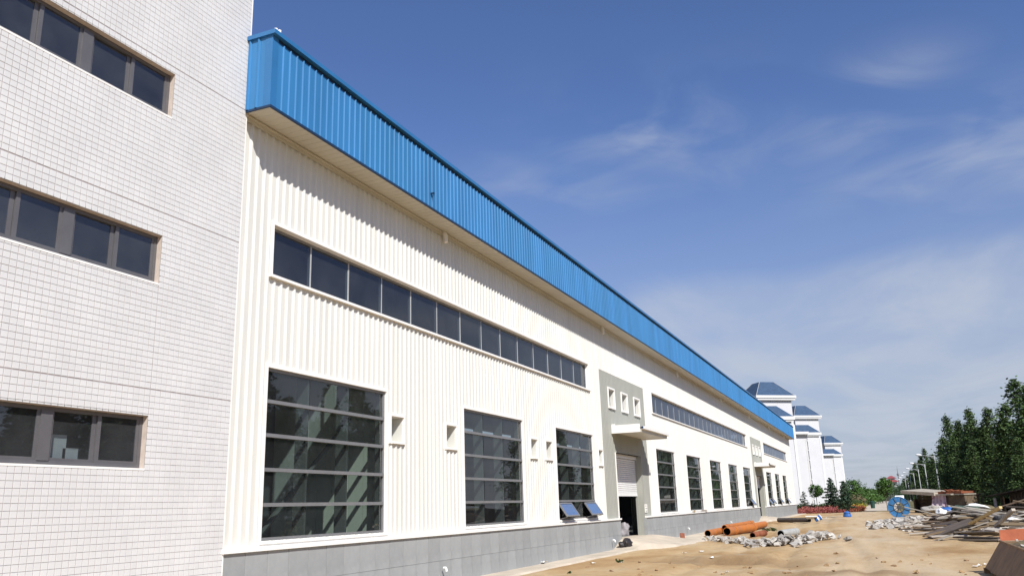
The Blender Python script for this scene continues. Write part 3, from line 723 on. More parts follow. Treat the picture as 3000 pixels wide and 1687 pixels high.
# ribbon windows with sliding sashes
for (a, b) in TROWS:
    w = obj('ribbon_window', None, None, tb, loc=(0, 0, 0)); X = lambda x: x-TX1
    dep = .095
    part('reveal', w, M['reveal'], (X(TWX0), X(TWX1)+.0, .0, dep+.1, b-.001, b+.03), (X(TWX1), X(TWX1)+.03, .0, dep+.1, a, b), (X(TWX0)-.03, X(TWX0), 0, dep+.1, a, b))
    part('sill', w, M['trim'], (X(TWX0), X(TWX1), -.010, dep+.1, a-.03, a+.001))
    part('frame', w, M['alubrown'], (X(TWX0), X(TWX1), dep, dep+.07, b-.055, b-.002), (X(TWX0), X(TWX1), dep, dep+.07, a+.002, a+.06), (X(TWX1)-.055, X(TWX1), dep, dep+.07, a+.06, b-.055))
    U = 1.575; k = 0; xr = TWX1-.055
    while xr > TWX0+.6:
        thick = xr-1.46 if k == 0 else xr-1.40
        mid = (xr+thick)/2+.03
        part('mullion', w, M['alubrown'], (X(thick-.175), X(thick), dep-.012, dep+.07, a+.06, b-.055))
        part('meeting_stile', w, M['alubrown'], (X(mid-.03), X(mid+.03), dep+.008, dep+.06, a+.06, b-.055)); part('meeting_stile', w, M['alubrown'], (X(mid-.10), X(mid-.035), dep+.036, dep+.06, a+.06, b-.055))
        part('sash_rail', w, M['alubrown'], (X(thick), X(mid-.03), dep+.03, dep+.06, a+.06, a+.10), (X(mid+.03), X(xr), dep+.008, dep+.03, a+.06, a+.10), (X(xr-.05), X(xr), dep+.008, dep+.03, a+.10, b-.055), (X(thick), X(thick+.05), dep+.03, dep+.06, a+.10, b-.055))
        for xa, xb, yy in ((thick+.0, mid-.03, dep+.045), (mid+.03, xr, dep+.018)):
            e = rnd.uniform(-.003, .003); m = MB(); m.quad((X(xa), yy+e, a+.08), (X(xb), yy-e, a+.08), (X(xb), yy-e, b-.05), (X(xa), yy+e, b-.05)); m.build('pane', M['glass3'], w)
        xr = thick-.175; k += 1
    # the room behind
    part('room', w, M['inwall'], (X(TXL), X(TX1)-.3, 4.2, 4.3, a-1.0, b+.7), (X(9.66), X(9.70), .25, 4.2, a-1.0, b+.7), (X(TXL), X(TX1)-.3, .25, 4.2, b+.60, b+.7), (X(TXL), X(TX1)-.3, .25, 4.2, a-1.0, a-.9))
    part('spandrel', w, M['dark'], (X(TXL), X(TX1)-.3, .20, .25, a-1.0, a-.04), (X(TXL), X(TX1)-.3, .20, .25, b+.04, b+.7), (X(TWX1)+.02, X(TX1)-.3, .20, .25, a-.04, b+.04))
q = Z(.743)
for (x_, w_, h_, lab) in ((8.03, .24, .36, 'tall white carton standing inside the lowest ribbon window'), (8.22, .25, .19, 'low white carton beside the tall one inside the lowest window')):
    t_ = thing('carton', lab, 'carton', (x_, TY+.30, q+.06))
    part('body', t_, M['whiteplastic'], (0, w_-.004, 0, .25, 0, h_)); part('flap', t_, M['papersign'], (.0, w_-.004, -.004, .126, h_, h_+.006), (.0, w_-.004, .13, .254, h_, h_+.006))

# ------------------------------------------------------------------ white towers beyond the hall
def hip(m, x0, x1, y0, y1, z0, z1, ix, iy, yback=None):
    """truncated hip: outer rectangle at z0, inner one at z1"""
    a = [(x0, y0, z0), (x1, y0, z0), (x1, y1, z0), (x0, y1, z0)]
    b = [(x0+ix, y0+iy, z1), (x1-ix, y0+iy, z1), (x1-ix, (y1-iy) if yback is None else yback, z1), (x0+ix, (y1-iy) if yback is None else yback, z1)]
    n = len(m.v); m.v += a+b
    m.f += [tuple(n+i for i in q) for q in ((4, 5, 6, 7), (0, 1, 5, 4), (1, 2, 6, 5), (2, 3, 7, 6), (3, 0, 4, 7))]
def tower(pxr, pyb, X, ztop, label, wing=False):
    # local frame: +x runs along the sunny face towards the road, -y is the sunny face; origin is the sunny face's road-side foot
    base = at(pxr, pyb, X=X)
    t = thing('apartment_tower', label, 'tower', (base.x, base.y, 0), R(-51), group='white towers with blue roofs')
    k = ztop/18.; Wd, D = 6.4, 6.0; H = ztop
    part('wall', t, M['white'], (-Wd, 0, 0, D, -.2, H))
    m = MB().box(-Wd-.5, .5, -.5, D+.5, H+.02, H+.35).box(-Wd-.65, .65, -.65, D+.65, H+.36, H+.80); m.build('cornice', M['whitetrim'], t)
    m = MB(); hip(m, -Wd-.45, .45, -.45, D+.45, H+.81, H+3.4, 2.3, 2.3); r_ = m.build('roof', M['roofblue'], t)
    m = MB()
    for (xa, ya, xb, yb) in ((-Wd-.45, -.45, -Wd+1.85, 1.85), (.45, -.45, -1.85, 1.85), (-Wd-.45, D+.45, -Wd+1.85, D-1.85)): m.tube([(xa, ya, H+.85), (xb, yb, H+3.43)], .05, 5)
    m.build('ridge_trim', M['lampmetal'], r_)
    h2 = H*.795; d2 = 1.2
    part('front_wall', t, M['white'], (-Wd-3.5, -1.25, -d2, -.001, -.2, h2))
    m = MB().box(-Wd-3.7, -1.0, -d2-.35, -.004, h2+.01, h2+.28).box(-Wd-3.9, -.8, -d2-.5, -.004, h2+.29, h2+.85).box(-Wd-4.1, -4.6, -d2-1.0, -d2-.51, h2+.42, h2+1.0); m.build('front_cornice', M['whitetrim'], t)
    m = MB(); m.v += [(-Wd-3.7, -d2-.35, h2+.86), (-.95, -d2-.35, h2+.86), (-3.0, -.01, h2+2.75), (-Wd-3.7, -.01, h2+2.75), (-.95, -.01, h2+.86)]; m.f += [(0, 1, 2, 3), (1, 4, 2)]; m.build('front_roof', M['roofblue'], t)
    part('pilaster', t, M['whitetrim'], (-.42, .06, -.12, -.002, -.2, H*.775)); part('pilaster', t, M['whitetrim'], (-.45, .09, -.16, -.003, -.2, .9))
    part('panel_joint', t, M['soffit'], (-Wd/2+.4, -Wd/2+.46, -.012, -.0015, h2+2.9, H-.02))
    part('panel_joint', t, M['soffit'], (-5.1, -5.02, -d2-.03, -d2-.001, 0, h2-.02))
    m = MB(); m.tube([(-4.6, -d2-.09, 0), (-4.6, -d2-.09, h2-.05)], .065, 6); dp = m.build('downpipe', M['alu'], t)
    for q in range(7): part('pipe_collar', dp, M['whitetrim'], (-4.72, -4.48, -d2-.17, -d2-.002, 1.5+q*h2/7.2, 1.75+q*h2/7.2))
    part('side_wall', t, M['white'], (.0025, 1.6, 4.5, D-.2, -.2, H*.93)); part('side_cornice', t, M['whitetrim'], (.0035, 2.1, 4.1, D, H*.93, H*.93+.5))
    return t
tower(2352, 1468, 150, 18.0, 'nearest white tower with blue hipped roof rising over the hall end')
tower(2427, 1468, 214, 20.1, 'middle of the three white towers with blue hipped roofs')
tower(2484, 1468, 318, 19.6, 'farthest and smallest of the three white towers with blue roofs')

# ------------------------------------------------------------------ trees
def leaves_mesh(name, clumps, per, size, seed, droop=0.):
    r = np.random.RandomState(seed)
    cl = np.array([c[:3] for c in clumps]); sg = np.array([c[3] for c in clumps])
    c = np.repeat(cl, per, 0) + r.randn(len(cl)*per, 3)*np.repeat(sg, per)[:, None]*np.array([1, 1, .9])
    n = len(c)
    a = r.randn(n, 3); a[:, 2] = np.abs(a[:, 2])*.6-droop; a /= np.linalg.norm(a, axis=1)[:, None]
    b = r.randn(n, 3); b -= a*(a*b).sum(1)[:, None]; b /= np.linalg.norm(b, axis=1)[:, None]
    s = (size*(.6+.8*r.rand(n)))[:, None]
    v = np.empty((n, 4, 3)); v[:, 0] = c-a*s; v[:, 1] = c+b*s*.55; v[:, 2] = c+a*s; v[:, 3] = c-b*s*.55
    me = bpy.data.meshes.new(name); me.from_pydata(v.reshape(-1, 3).tolist(), [], np.arange(n*4).reshape(-1, 4).tolist()); me.update(); return me
def poplar_proto(seed, H=13., broad=3.2):
    r = random.Random(seed); trunk = MB(); cl = []
    spires = [(0, 0, H)] + [(r.uniform(-1.5, 1.5), r.uniform(-1.5, 1.5), H*r.uniform(.5, .9)) for _ in range(8)]
    trunk.tube([(0, 0, 0), (.05, 0, H*.3), (0, .05, H*.7), (0, 0, H*.96)], [.19, .15, .08, .02], 8)
    for i, (sx, sy, sh) in enumerate(spires):
        if i: trunk.tube([(0, 0, H*.10+.25*i), (sx*.6, sy*.6, H*.28+.2*i), (sx, sy, sh*.95)], [.08, .055, .012], 5)
        n = int(52*sh/H)
        for k in range(n):
            t = (k+.5)/n; z = sh*(.06+.94*t)
            rad = broad*(.62 if i else .5)*((1-t)**.68)*(.45+.55*min(1, t*4.))+.02
            ang = r.uniform(0, 6.28); d = rad*math.sqrt(r.uniform(.15, 1))
            cl.append((sx*min(1, .35+t)+d*math.cos(ang), sy*min(1, .35+t)+d*math.sin(ang), z, .22+.42*(1-t)))
    return trunk.mesh('trunk'), leaves_mesh('crown', cl, 74, .135, seed)
pop = [poplar_proto(s) for s in (1, 2, 3, 4, 5)]
for tm_, lm_ in pop: tm_.materials.append(M['bark']); lm_.materials.append(M['poplar'])
def poplar(x, y, h, i, label, group='poplars along the right side', wide=1.):
    t = thing('poplar_tree', label, 'tree', (x, y, -.05), i*2.1, group); k = h/13.; t.scale = (k*wide, k*wide, k)
    tm_, lm_ = pop[i % 5]; obj('trunk', tm_, None, t); obj('crown', lm_, None, t)
PL = [(2968, 1125, 84, 1.25, 'tallest poplar at the right edge of the picture'), (3010, 1140, 78, 1.3, None), (2928, 1262, 96, 1.3, None), (2893, 1206, 106, 1.25, 'poplar with a sharp forked top left of the tallest one'),
      (2868, 1262, 114, 1.3, None), (2836, 1208, 122, 1.15, 'narrow pointed poplar in the middle of the tree row'), (2806, 1240, 132, 1.2, None), (2772, 1226, 146, 1.2, 'leftmost tall poplar with a rounded shoulder'),
      (2752, 1310, 176, 1.3, None), (2730, 1335, 205, 1.3, None), (2707, 1318, 245, 1.0, None), (2692, 1352, 280, 1.2, None), (2678, 1358, 310, 1.2, None), (2668, 1380, 345, 1.2, None), (2657, 1394, 390, 1.25, None), (2646, 1404, 450, 1.2, None),
      (2948, 1290, 82, 1.35, None), (2905, 1300, 92, 1.35, None), (2850, 1315, 104, 1.35, None), (2815, 1330, 116, 1.35, None), (2782, 1340, 128, 1.35, None), (2985, 1300, 72, 1.3, None)]
for i, (px_, py_, X, w_, lab) in enumerate(PL):
    p = at(px_, py_, X=X); poplar(p.x, p.y, p.z+.3, i, lab or ('small distant poplar behind the row of street lamps' if X > 170 else 'low bushy poplar filling the tree row behind the sheds' if py_ > 1280 else 'dark poplar crowded between the taller pointed ones on the right'),
           'poplars behind the lamps' if X > 170 else 'poplars along the right side', wide=w_)
# the row goes on towards the viewer, where the hall windows mirror it
for i, (x, y, h) in enumerate(((63, -16.5, 11.5), (57, -17.5, 12.5), (51, -16, 10.5), (45, -17.5, 12), (39.5, -16.2, 9.5), (34, -17.5, 12.3), (28, -16.5, 10.5), (22.5, -17.5, 11.8), (17, -16.5, 10))):
    poplar(x, y, h, i+2, 'dark poplar whose reflection stands in the hall windows', 'poplars mirrored in the hall windows', 1.2)

def round_tree(px_, X, base_py, top_py, cr, lab, leaf='leaf', group=None, n=46, per=40, ls=.09, crown0=.42, trunk_r=.05, name='broadleaf_tree', Y=None):
    b = at(px_, base_py, X=X) if Y is None else Vector((X, Y, 0)); p = at(px_, top_py, X=X); H = p.z
    r = random.Random(int(px_)+int(X)); cl = []; z0 = H*crown0
    for _ in range(n):
        u = r.uniform(-1, 1); a = r.uniform(0, 6.28); d = r.uniform(.35, 1)**.5; rr = math.sqrt(1-u*u)
        cl.append((cr*d*rr*math.cos(a)*(1+.2*math.sin(3*a)), cr*d*rr*math.sin(a), (z0+H)/2+(H-z0)/2*.9*d*u, cr*.15))
    t = thing(name, lab, 'tree', (p.x, p.y, -.03), 0, group)
    m = MB(); m.tube([(0, 0, 0), (.02, 0, z0), (0, 0, H*.8)], [trunk_r, trunk_r*.8, .01], 7)
    for q in range(5):
        a = q*1.26; m.tube([(0, 0, z0*(.9+.1*q/5)), (cr*.5*math.cos(a), cr*.5*math.sin(a), z0+(H-z0)*.45)], [trunk_r*.5, .008], 5)
    m.build('trunk', M['bark'], t); obj('crown', leaves_mesh('crown', cl, per, ls, int(px_)), M[leaf], t)
def cedar(px_, X, top_py, cr, lab, dens=1., low=.12, leafm='cedar'):
    p = at(px_, top_py, X=X); H = p.z; r = random.Random(int(px_)); cl = []
    t = thing('cedar_tree', lab, 'tree', (p.x, p.y, -.03), 0)
    m = MB(); m.tube([(0, 0, 0), (0, 0, H)], [.07, .012], 7)
    n = int(26*dens)
    for k in range(n):
        f = (k+.5)/n; z = H*(low+(1-low)*f); L = cr*(1-f)**.8*r.uniform(.65, 1.1)+.06; a = k*2.4+r.uniform(-.3, .3)
        e = (L*math.cos(a), L*math.sin(a), z+.10*L-.05); m.tube([(0, 0, z), e], [.018, .006], 4)
        for q in range(max(2, int(L*9))):
            s = (q+1)/max(2, int(L*9)); cl.append((e[0]*s, e[1]*s, z+(e[2]-z)*s-.04*s, .05+.03*(1-s)))
    m.build('trunk', M['bark'], t); obj('crown', leaves_mesh('crown', cl, int(13*dens), .075, int(px_)), M[leafm], t)
    return t
cedar(2353, 122, 1438, 1.05, 'small sparse cedar in front of the white tower beside the hall end', .8)
round_tree(2387, 126, 1480, 1418, .95, 'small ball-topped tree on a thin trunk before the white tower', n=50, per=46, ls=.09, crown0=.53, name='ball_tree')
cedar(2430, 118, 1398, 1.7, 'bushy cedar between the ball-topped tree and the blue-based one', 1.9, .05)
ct = cedar(2469, 86, 1407, .85, 'young cedar with its root ball wrapped in blue', 1.6, .22)
m = MB()
for k in range(8):
    pass
b = ct.location; m = MB(); m.tube([(0, 0, .0), (0, 0, .12), (0, 0, .42), (0, 0, .52)], [.36, .37, .27, .12], 12); w_ = m.build('root_wrap', M['tarpblue'], ct)
m = MB(); m.tube([(0, 0, .30), (0, 0, .34)], .33, 12); m.build('tie', M['bluedark'], w_)
round_tree(2587, 116, 1495, 1396, .95, 'slender green tree standing beside the paved walk', 'leaf', n=64, per=50, ls=.09, crown0=.40, trunk_r=.045)
round_tree(2492, 165, 1480, 1404, 1.9, 'taller bright tree at the left end of the green tree row', 'leaf', n=60, per=50, ls=.14, crown0=.15)
for i, (px_, X, ty) in enumerate(((2512, 180, 1424), (2530, 200, 1426), (2547, 215, 1430), (2564, 235, 1434), (2575, 255, 1438), (2503, 172, 1432), (2522, 190, 1434), (2540, 208, 1440))):
    round_tree(px_, X, 1480, ty, 2.1, 'bright green rounded tree in the row left of the walk', 'leaf', 'green row left of the walk', n=44, per=40, ls=.17, crown0=.12, name='row_tree')
round_tree(2516, 300, 1470, 1400, 2.0, 'pale thin tree top rising behind the green row', 'leaf', n=24, per=30, ls=.16, crown0=.3)
for i, (px_, X, ty) in enumerate(((2605, 300, 1420), (2622, 330, 1414), (2640, 360, 1418), (2655, 400, 1420), (2675, 420, 1415))):
    round_tree(px_, X, 1475, ty, 3.2, 'dark green tree beyond the blue drum near the street lamps', 'leafdark', 'dark trees beyond the drum', n=44, per=44, ls=.18, crown0=.06, name='street_tree')

# hedges, flower beds, scrub
def leafy_box(name, lab, cat, pts, h, material, n, per, ls, seed, sg=.18, kind=None):
    r = random.Random(seed); cl = []
    x0 = min(p[0] for p in pts); x1 = max(p[0] for p in pts); y0 = min(p[1] for p in pts); y1 = max(p[1] for p in pts)
    def inside(x, y):
        c = False; j = len(pts)-1
        for i in range(len(pts)):
            (xi, yi), (xj, yj) = pts[i], pts[j]
            if (yi > y) != (yj > y) and x < (xj-xi)*(y-yi)/(yj-yi)+xi: c = not c
            j = i
        return c
    while len(cl) < n:
        x, y = r.uniform(x0, x1), r.uniform(y0, y1)
        if inside(x, y): cl.append((x-x0, y-y0, h*r.uniform(.35, 1), sg))
    return obj(name, leaves_mesh(name, cl, per, ls, seed), material, None, False, (x0, y0, 0), label=lab, cat=cat, kind=kind)
leafy_box('flower_bed', 'long bed of pink-red flowers beyond the hall end', 'flower bed', [(111, 10.2), (113, 4.5), (119, 3.6), (121, 9.8)], .42, M['pink'], 420, 26, .075, 3)
leafy_box('flower_bed', 'orange-red flower bed running on to the paved walk', 'flower bed', [(113.2, 5.6), (117, 2.7), (126, 2.7), (120, 6)], .40, M['redorange'], 300, 24, .075, 4)
leafy_box('flower_bed', 'yellow flowers edging the far side of the red bed', 'flower bed', [(121.5, 6.4), (127, 2.75), (129.5, 2.9), (124.5, 7.0)], .62, M['yellow'], 140, 24, .07, 5)
leafy_box('hedge', 'low clipped green hedge behind the flower beds', 'hedge', [(126, 14), (127, 5.5), (130, 5.5), (129, 14)], .75, M['hedge'], 300, 30, .09, 6)
leafy_box('hedge', 'olive hedge along the left side of the paved walk', 'hedge', [(130.5, 6.8), (131.5, 3.1), (205, 4.6), (195, 10)], .9, M['hedge'], 700, 30, .12, 7, .3)
leafy_box('scrub', 'brown dry scrub slope left of the paved walk', 'scrub', [(150, 4.4), (152, 3.6), (215, 5.0), (215, 8)], 1.6, M['brownhedge'], 420, 30, .13, 8, .35)
pf = thing('picket_fence', 'row of pale pickets above the brown scrub left of the walk', 'fence', (212, 9.2, 0))
for k in range(22):
    m = MB().box(-.04, .04, -.28, -.10, 0, 2.25).poly([(-.04, -.28, 2.25), (-.04, -.10, 2.25), (-.04, -.19, 2.4)]); m.build('picket', M['slab'], pf, loc=(k*.7, -k*.16, 0))
m = MB().box(-.06, 15., -.02, .02, 1.0, 1.12); 
for v_ in range(len(m.v)): m.v[v_] = (m.v[v_][0], m.v[v_][1]-m.v[v_][0]*.228, m.v[v_][2])
m.build('rail', M['slab'], pf)

# paved walk
def walk():
    pts = [(118, -1.2, 2.75), (124, -1.3, 2.8), (132, -1.4, 2.85), (160, -1.8, 3.2), (220, -2.4, 3.8), (320, -3.0, 4.2), (480, -3.6, 4.8)]
    m = MB()
    for (xa, a0, a1), (xb, b0, b1) in zip(pts, pts[1:]): m.quad((xa, a0, .0), (xb, b0, .0), (xb, b1, .0), (xa, a1, .0))
    m.build('walkway', M['concrete'], kind='structure')
walk()
# ------------------------------------------------------------------ street lamps
ORD = ['nearest', 'second', 'third', 'fourth', 'fifth', 'sixth', 'seventh']
lamp = None
for i in range(7):
    X = [145, 181, 215, 250, 283, 316, 350][i]
    if lamp is None:
        lamp = thing('street_lamp', 'x', 'street lamp', (0, 0, 0), 0, 'street lamps along the poplar row')
        m = MB(); m.tube([(0, 0, 0), (0, 0, 7.45)], [.115, .065], 10); pl = m.build('pole', M['lampmetal'], lamp, True)
        m = MB(); m.tube([(0, 0, 0), (0, 0, .5)], [.2, .13], 10); m.build('base', M['lampmetal'], pl)
        m = MB(); m.tube([(0, -.0, 7.3), (0, .35, 7.42), (0, 1.0, 7.52), (0, 1.9, 7.66)], [.055, .05, .045, .04], 8); m.build('arm', M['lampmetal'], lamp, True)
        m = MB(); m.tube([(0, 0, 6.55), (0, .08, 7.0), (0, .38, 7.3), (0, .75, 7.46)], .03, 6); m.build('brace', M['lampmetal'], lamp)
        m = MB(); m.tube([(0, -.10, 6.9), (0, -.17, 7.25), (0, -.05, 7.5)], .028, 6); m.build('scroll', M['lampmetal'], lamp)
        m = MB(); m.tube([(0, 1.75, 7.64), (0, 1.95, 7.69), (0, 2.35, 7.74), (0, 2.6, 7.72)], [.07, .13, .16, .05], 8); m.build('lamp_head', M['lamphead'], lamp, True)
        L_ = lamp
    else: L_ = dup(lamp)
    L_.location = (X, -7.75, 0); L_['label'] = ORD[i] + ' white curved-arm street lamp counting from the viewer'

# far things
def far_house():
    p = at(2611, 1402, X=600); t = thing('pagoda_house', 'far house with stacked red roofs above the trees', 'house', (p.x, p.y, 0))
    z0 = p.z
    part('wall', t, M['white'], (-3, 3, -3, 3, 0, z0-1.2)); part('upper_wall', t, M['white'], (-2.0, 2.0, -2.0, 2.0, z0-1.2, z0+.6))
    m = MB(); hip(m, -4.3, 4.3, -4.3, 4.3, z0-1.9, z0-.6, 1.9, 1.9); m.build('lower_roof', M['redpaint'], t)
    m = MB(); hip(m, -3.2, 3.2, -3.2, 3.2, z0+.3, z0+1.9, 2.6, 2.6); m.build('upper_roof', M['redpaint'], t)
    for k in (-1, 1): part('window', t, M['dark'], (-3.03, -3.003, k*1.3-.5, k*1.3+.5, z0-4.2, z0-2.8))
far_house()
p = at(2627, 1364, X=600); mt_ = thing('radio_mast', 'thin grey mast with a bulb near its tip beyond the street', 'mast', (p.x, p.y, 0))
m = MB(); m.tube([(0, 0, 0), (0, 0, p.z*.72), (0, 0, p.z)], [.40, .26, .05], 8); m.build('pole', M['alu'], mt_)
m = MB(); m.tube([(0, 0, p.z*.70), (0, 0, p.z*.72), (0, 0, p.z*.76), (0, 0, p.z*.78)], [.2, .7, .7, .2], 10); m.build('platform', M['alu'], mt_)
def vehicle(name, lab, cat, loc, rz, paint, L, Wd, H, truck):
    t = thing(name, lab, cat, loc, rz)
    if truck:
        m = MB().box(-L/2, L*.12, -Wd/2, Wd/2, .75, H*.72).box(-L/2+.05, L*.12-.05, -Wd/2+.05, Wd/2-.05, H*.72, H*.86); m.build('cargo_bed', paint, t)
        m = MB(); pr = [(L*.16, .5), (L/2, .5), (L/2, H*.55), (L*.44, H*.95), (L*.16, H*.95)]
    else:
        m = MB(); pr = [(-L/2, .3), (L/2, .3), (L/2, H*.5), (L*.3, H*.6), (L*.12, H), (-L*.28, H), (-L*.42, H*.62), (-L/2, H*.58)]
    n = len(pr)
    m.v = [(x, -Wd/2, z) for x, z in pr] + [(x, Wd/2, z) for x, z in pr]; m.f = [tuple(range(n)), tuple(range(2*n-1, n-1, -1))] + [((i+1) % n, i, n+i, n+(i+1) % n) for i in range(n)]
    m.build('cab' if truck else 'body', paint, t)
    if truck: part('windscreen', t, M['glass2'], (L*.475, L*.478, -Wd*.4, Wd*.4, H*.58, H*.82))
    else: part('window', t, M['dark'], (-L*.25, L*.12, -Wd/2-.006, -Wd/2-.001, H*.64, H*.93)); part('window', t, M['dark'], (-L*.30-.3, -L*.30-.29, -Wd*.38, Wd*.38, H*.66, H*.9))
    for sx in (-.31, .31):
        for sy in (-1, 1):
            m = MB(); m.tube([(L*sx, sy*(Wd/2-.22), .38), (L*sx, sy*Wd/2, .38)], .38, 12); m.build('wheel', M['rubber'], t)
p = at(2597, 1466, X=262); vehicle('parked_truck', 'dark olive truck parked far down the walk behind the slender tree', 'truck', (p.x, p.y, .0), math.pi, M['carpaint'], 5.6, 2.2, 3.0, True)
p = at(2636, 1462, X=200); vehicle('parked_van', 'small white van behind the top of the blue drum', 'van', (p.x, p.y, .0), math.pi, M['whiteplastic'], 4.3, 1.7, 1.85, False)
p = at(2558, 1488, Z=0); t = thing('litter_bin', 'dark green litter bin standing on the paved walk', 'bin', (p.x, p.y, 0))
m = MB(); m.tube([(0, 0, 0), (0, 0, .95)], [.30, .36], 10); m.build('body', M['greenpaint'], t); m = MB(); m.tube([(0, 0, .95), (0, 0, 1.02), (0, 0, 1.1)], [.39, .39, .1], 10); m.build('lid', M['greenpaint'], t)
p = at(2551, 1475, Z=0); p = at(2551, 1476, X=210); t = thing('warning_post', 'leaning red and white marker post at the edge of the walk', 'post', (p.x, p.y, 0)); t.rotation_euler = (R(-8), 0, 0)
for k in range(4): m = MB(); m.tube([(0, 0, k*.42), (0, 0, k*.42+.418)], .13, 8); m.build('band', (M['whiteplastic'], M['redpaint'])[k % 2], t)

# ------------------------------------------------------------------ pipes, drum, rubble
def pipe(name, lab, cat, a, b, r, wall, material, collars=(), inside='black', group=None):
    a, b = Vector(a), Vector(b); d = b-a; t = thing(name, lab, cat, a, 0, group)
    t.rotation_euler = d.to_track_quat('X', 'Z').to_euler(); L = d.length; seg = 20; m = MB()
    def ring(x, rr): return [(x, rr*math.cos(2*math.pi*k/seg), rr*math.sin(2*math.pi*k/seg)) for k in range(seg)]
    m.v = ring(0, r)+ring(L, r)+ring(0, r-wall)+ring(L, r-wall)
    for k in range(seg):
        k2 = (k+1) % seg; m.f += [(k, k2, seg+k2, seg+k), (2*seg+k2, 2*seg+k, k, k2), (seg+k, seg+k2, 3*seg+k2, 3*seg+k)]
    m.build('barrel', material, t)
    m = MB(); m.v = ring(0, r-wall)+ring(L, r-wall)
    for k in range(seg): k2 = (k+1) % seg; m.f.append((k2, k, seg+k, seg+k2))
    m.build('bore', M[inside], t)
    for c, cr in collars:
        m = MB(); m.tube([(c, 0, 0), (c+.09, 0, 0)], cr, 20); m.build('collar', material, t)
    return t
pipe('steel_pipe', 'long orange pipe with its dark open end towards the hall door', 'pipe', (44.6, 8.50, .15), (53.5, 8.25, .18), .17, .02, M['orange'])
pipe('steel_pipe', 'thick orange pipe with collars in front of the others', 'pipe', (46.2, 7.80, .17), (51.6, 7.15, .20), .21, .02, M['orange'], ((1.2, .235), (5.0, .24)))
pipe('steel_pipe', 'orange pipe lying highest on top of the pipe stack', 'pipe', (47.4, 8.12, .33), (55.5, 7.78, .36), .15, .02, M['orange'], ((.7, .17), (7.2, .17)))
pipe('steel_pipe', 'orange pipe sticking out farthest at the far right of the stack', 'pipe', (51.5, 7.55, .2), (58., 7.35, .2), .19, .02, M['orange'])
pipe('concrete_pipe', 'short grey pipe with a black open mouth behind the rubble row', 'pipe', at(2287, 1563, X=42.3), at(2333, 1557, X=44.8), .185, .035, M['grey'])
pipe('rusty_pipe_offcut', 'short rust-red pipe offcut half sunk behind the rubble row', 'pipe', at(2205, 1568, X=43.2), at(2240, 1560, X=45.0), .15, .02, M['tilesred'])
p = at(2281, 1524.5, X=69.5); q = at(2372, 1525, X=67.6); pipe('dark_pipe', 'long dark pipe lying across the soil near the hall far end', 'pipe', (p.x, p.y, .19), (q.x, q.y, .19), .17, .02, M['darkpipe'])
p = at(2375, 1520, X=66.4); MB().box(-.5, .5, -.45, .35, 0, .06, Matrix.Rotation(.2, 4, 'Y')).build('white_board', M['whiteplastic'], loc=(p.x+.6, p.y, .34), label='white board lying on the end of the long dark pipe', cat='board')
p = at(2390, 1530, Z=0); bk = thing('bucket', 'blue and white bucket tipped at the end of the dark pipe', 'bucket', (p.x, p.y, .18), .5); bk.rotation_euler = (R(62), 0, R(20))
m = MB(); m.tube([(0, 0, 0), (0, 0, .42)], [.15, .20], 14); m.build('body', M['tarpblue'], bk); m = MB(); m.tube([(0, 0, .42), (0, 0, .46)], .212, 14); m.build('rim', M['whiteplastic'], bk); m = MB(); m.tube([(0, 0, .14), (0, 0, .26)], [.175, .187], 14); m.build('band', M['whiteplastic'], bk)
p = at(2000, 1580, Z=0); t = thing('brick_block', 'red-brown brick block standing on end against the plinth', 'brick block', (p.x, p.y, 0), .3)
for k in range(2): part('brick', t, M['brick'], (-.13, .13, -.10, .10, k*.155, k*.155+.15))

def drum():
    p = at(2633, 1482.5, X=75); Rr = .78; z = .83
    t = thing('cable_drum', 'blue steel drum wheel with dark spokes standing by the rubble', 'drum', (p.x, p.y, 0)); t.rotation_euler = (0, 0, R(8))
    seg = 40; ri = Rr*.52
    def ringmesh(r0, r1, y0, y1):
        m = MB()
        for k in range(seg):
            a = 2*math.pi*k/seg; b = 2*math.pi*(k+1)/seg; P = lambda r, an, x: (x, r*math.cos(an), z+r*math.sin(an))
            m.quad(P(r0, a, y0), P(r0, b, y0), P(r1, b, y0), P(r1, a, y0)); m.quad(P(r0, b, y1), P(r0, a, y1), P(r1, a, y1), P(r1, b, y1))
            m.quad(P(r1, a, y0), P(r1, b, y0), P(r1, b, y1), P(r1, a, y1)); m.quad(P(r0, b, y0), P(r0, a, y0), P(r0, a, y1), P(r0, b, y1))
        return m
    # eight curved plates make up the ring
    for k in range(8):
        m = MB(); n = 6
        for j in range(n):
            a = 2*math.pi*(k+.03+.94*j/n)/8+.35; b = 2*math.pi*(k+.03+.94*(j+1)/n)/8+.35
            P = lambda r, an, x: (x, r*math.cos(an), z+r*math.sin(an))
            m.quad(P(ri, a, 0), P(ri, b, 0), P(Rr, b, 0), P(Rr, a, 0)); m.quad(P(ri, b, .05), P(ri, a, .05), P(Rr, a, .05), P(Rr, b, .05)); m.quad(P(Rr, a, 0), P(Rr, b, 0), P(Rr, b, .05), P(Rr, a, .05))
        m.build('ring_plate', M['spool'], t)
    ringmesh(Rr-.005, Rr+.04, -.03, .09).build('outer_rim', M['spool'], t); ringmesh(ri-.04, ri+.004, -.03, .09).build('inner_rim', M['spooldark'], t)
    for k in range(8):
        a = 2*math.pi*k/8+.35; m = MB(); m.tube([(-.02, .1*math.cos(a), z+.1*math.sin(a)), (-.02, Rr*math.cos(a), z+Rr*math.sin(a))], .03, 6); m.build('spoke', M['spooldark'], t)
    m = MB(); m.tube([(-.08, 0, z), (.14, 0, z)], .14, 14); m.build('hub', M['spooldark'], t)
drum()

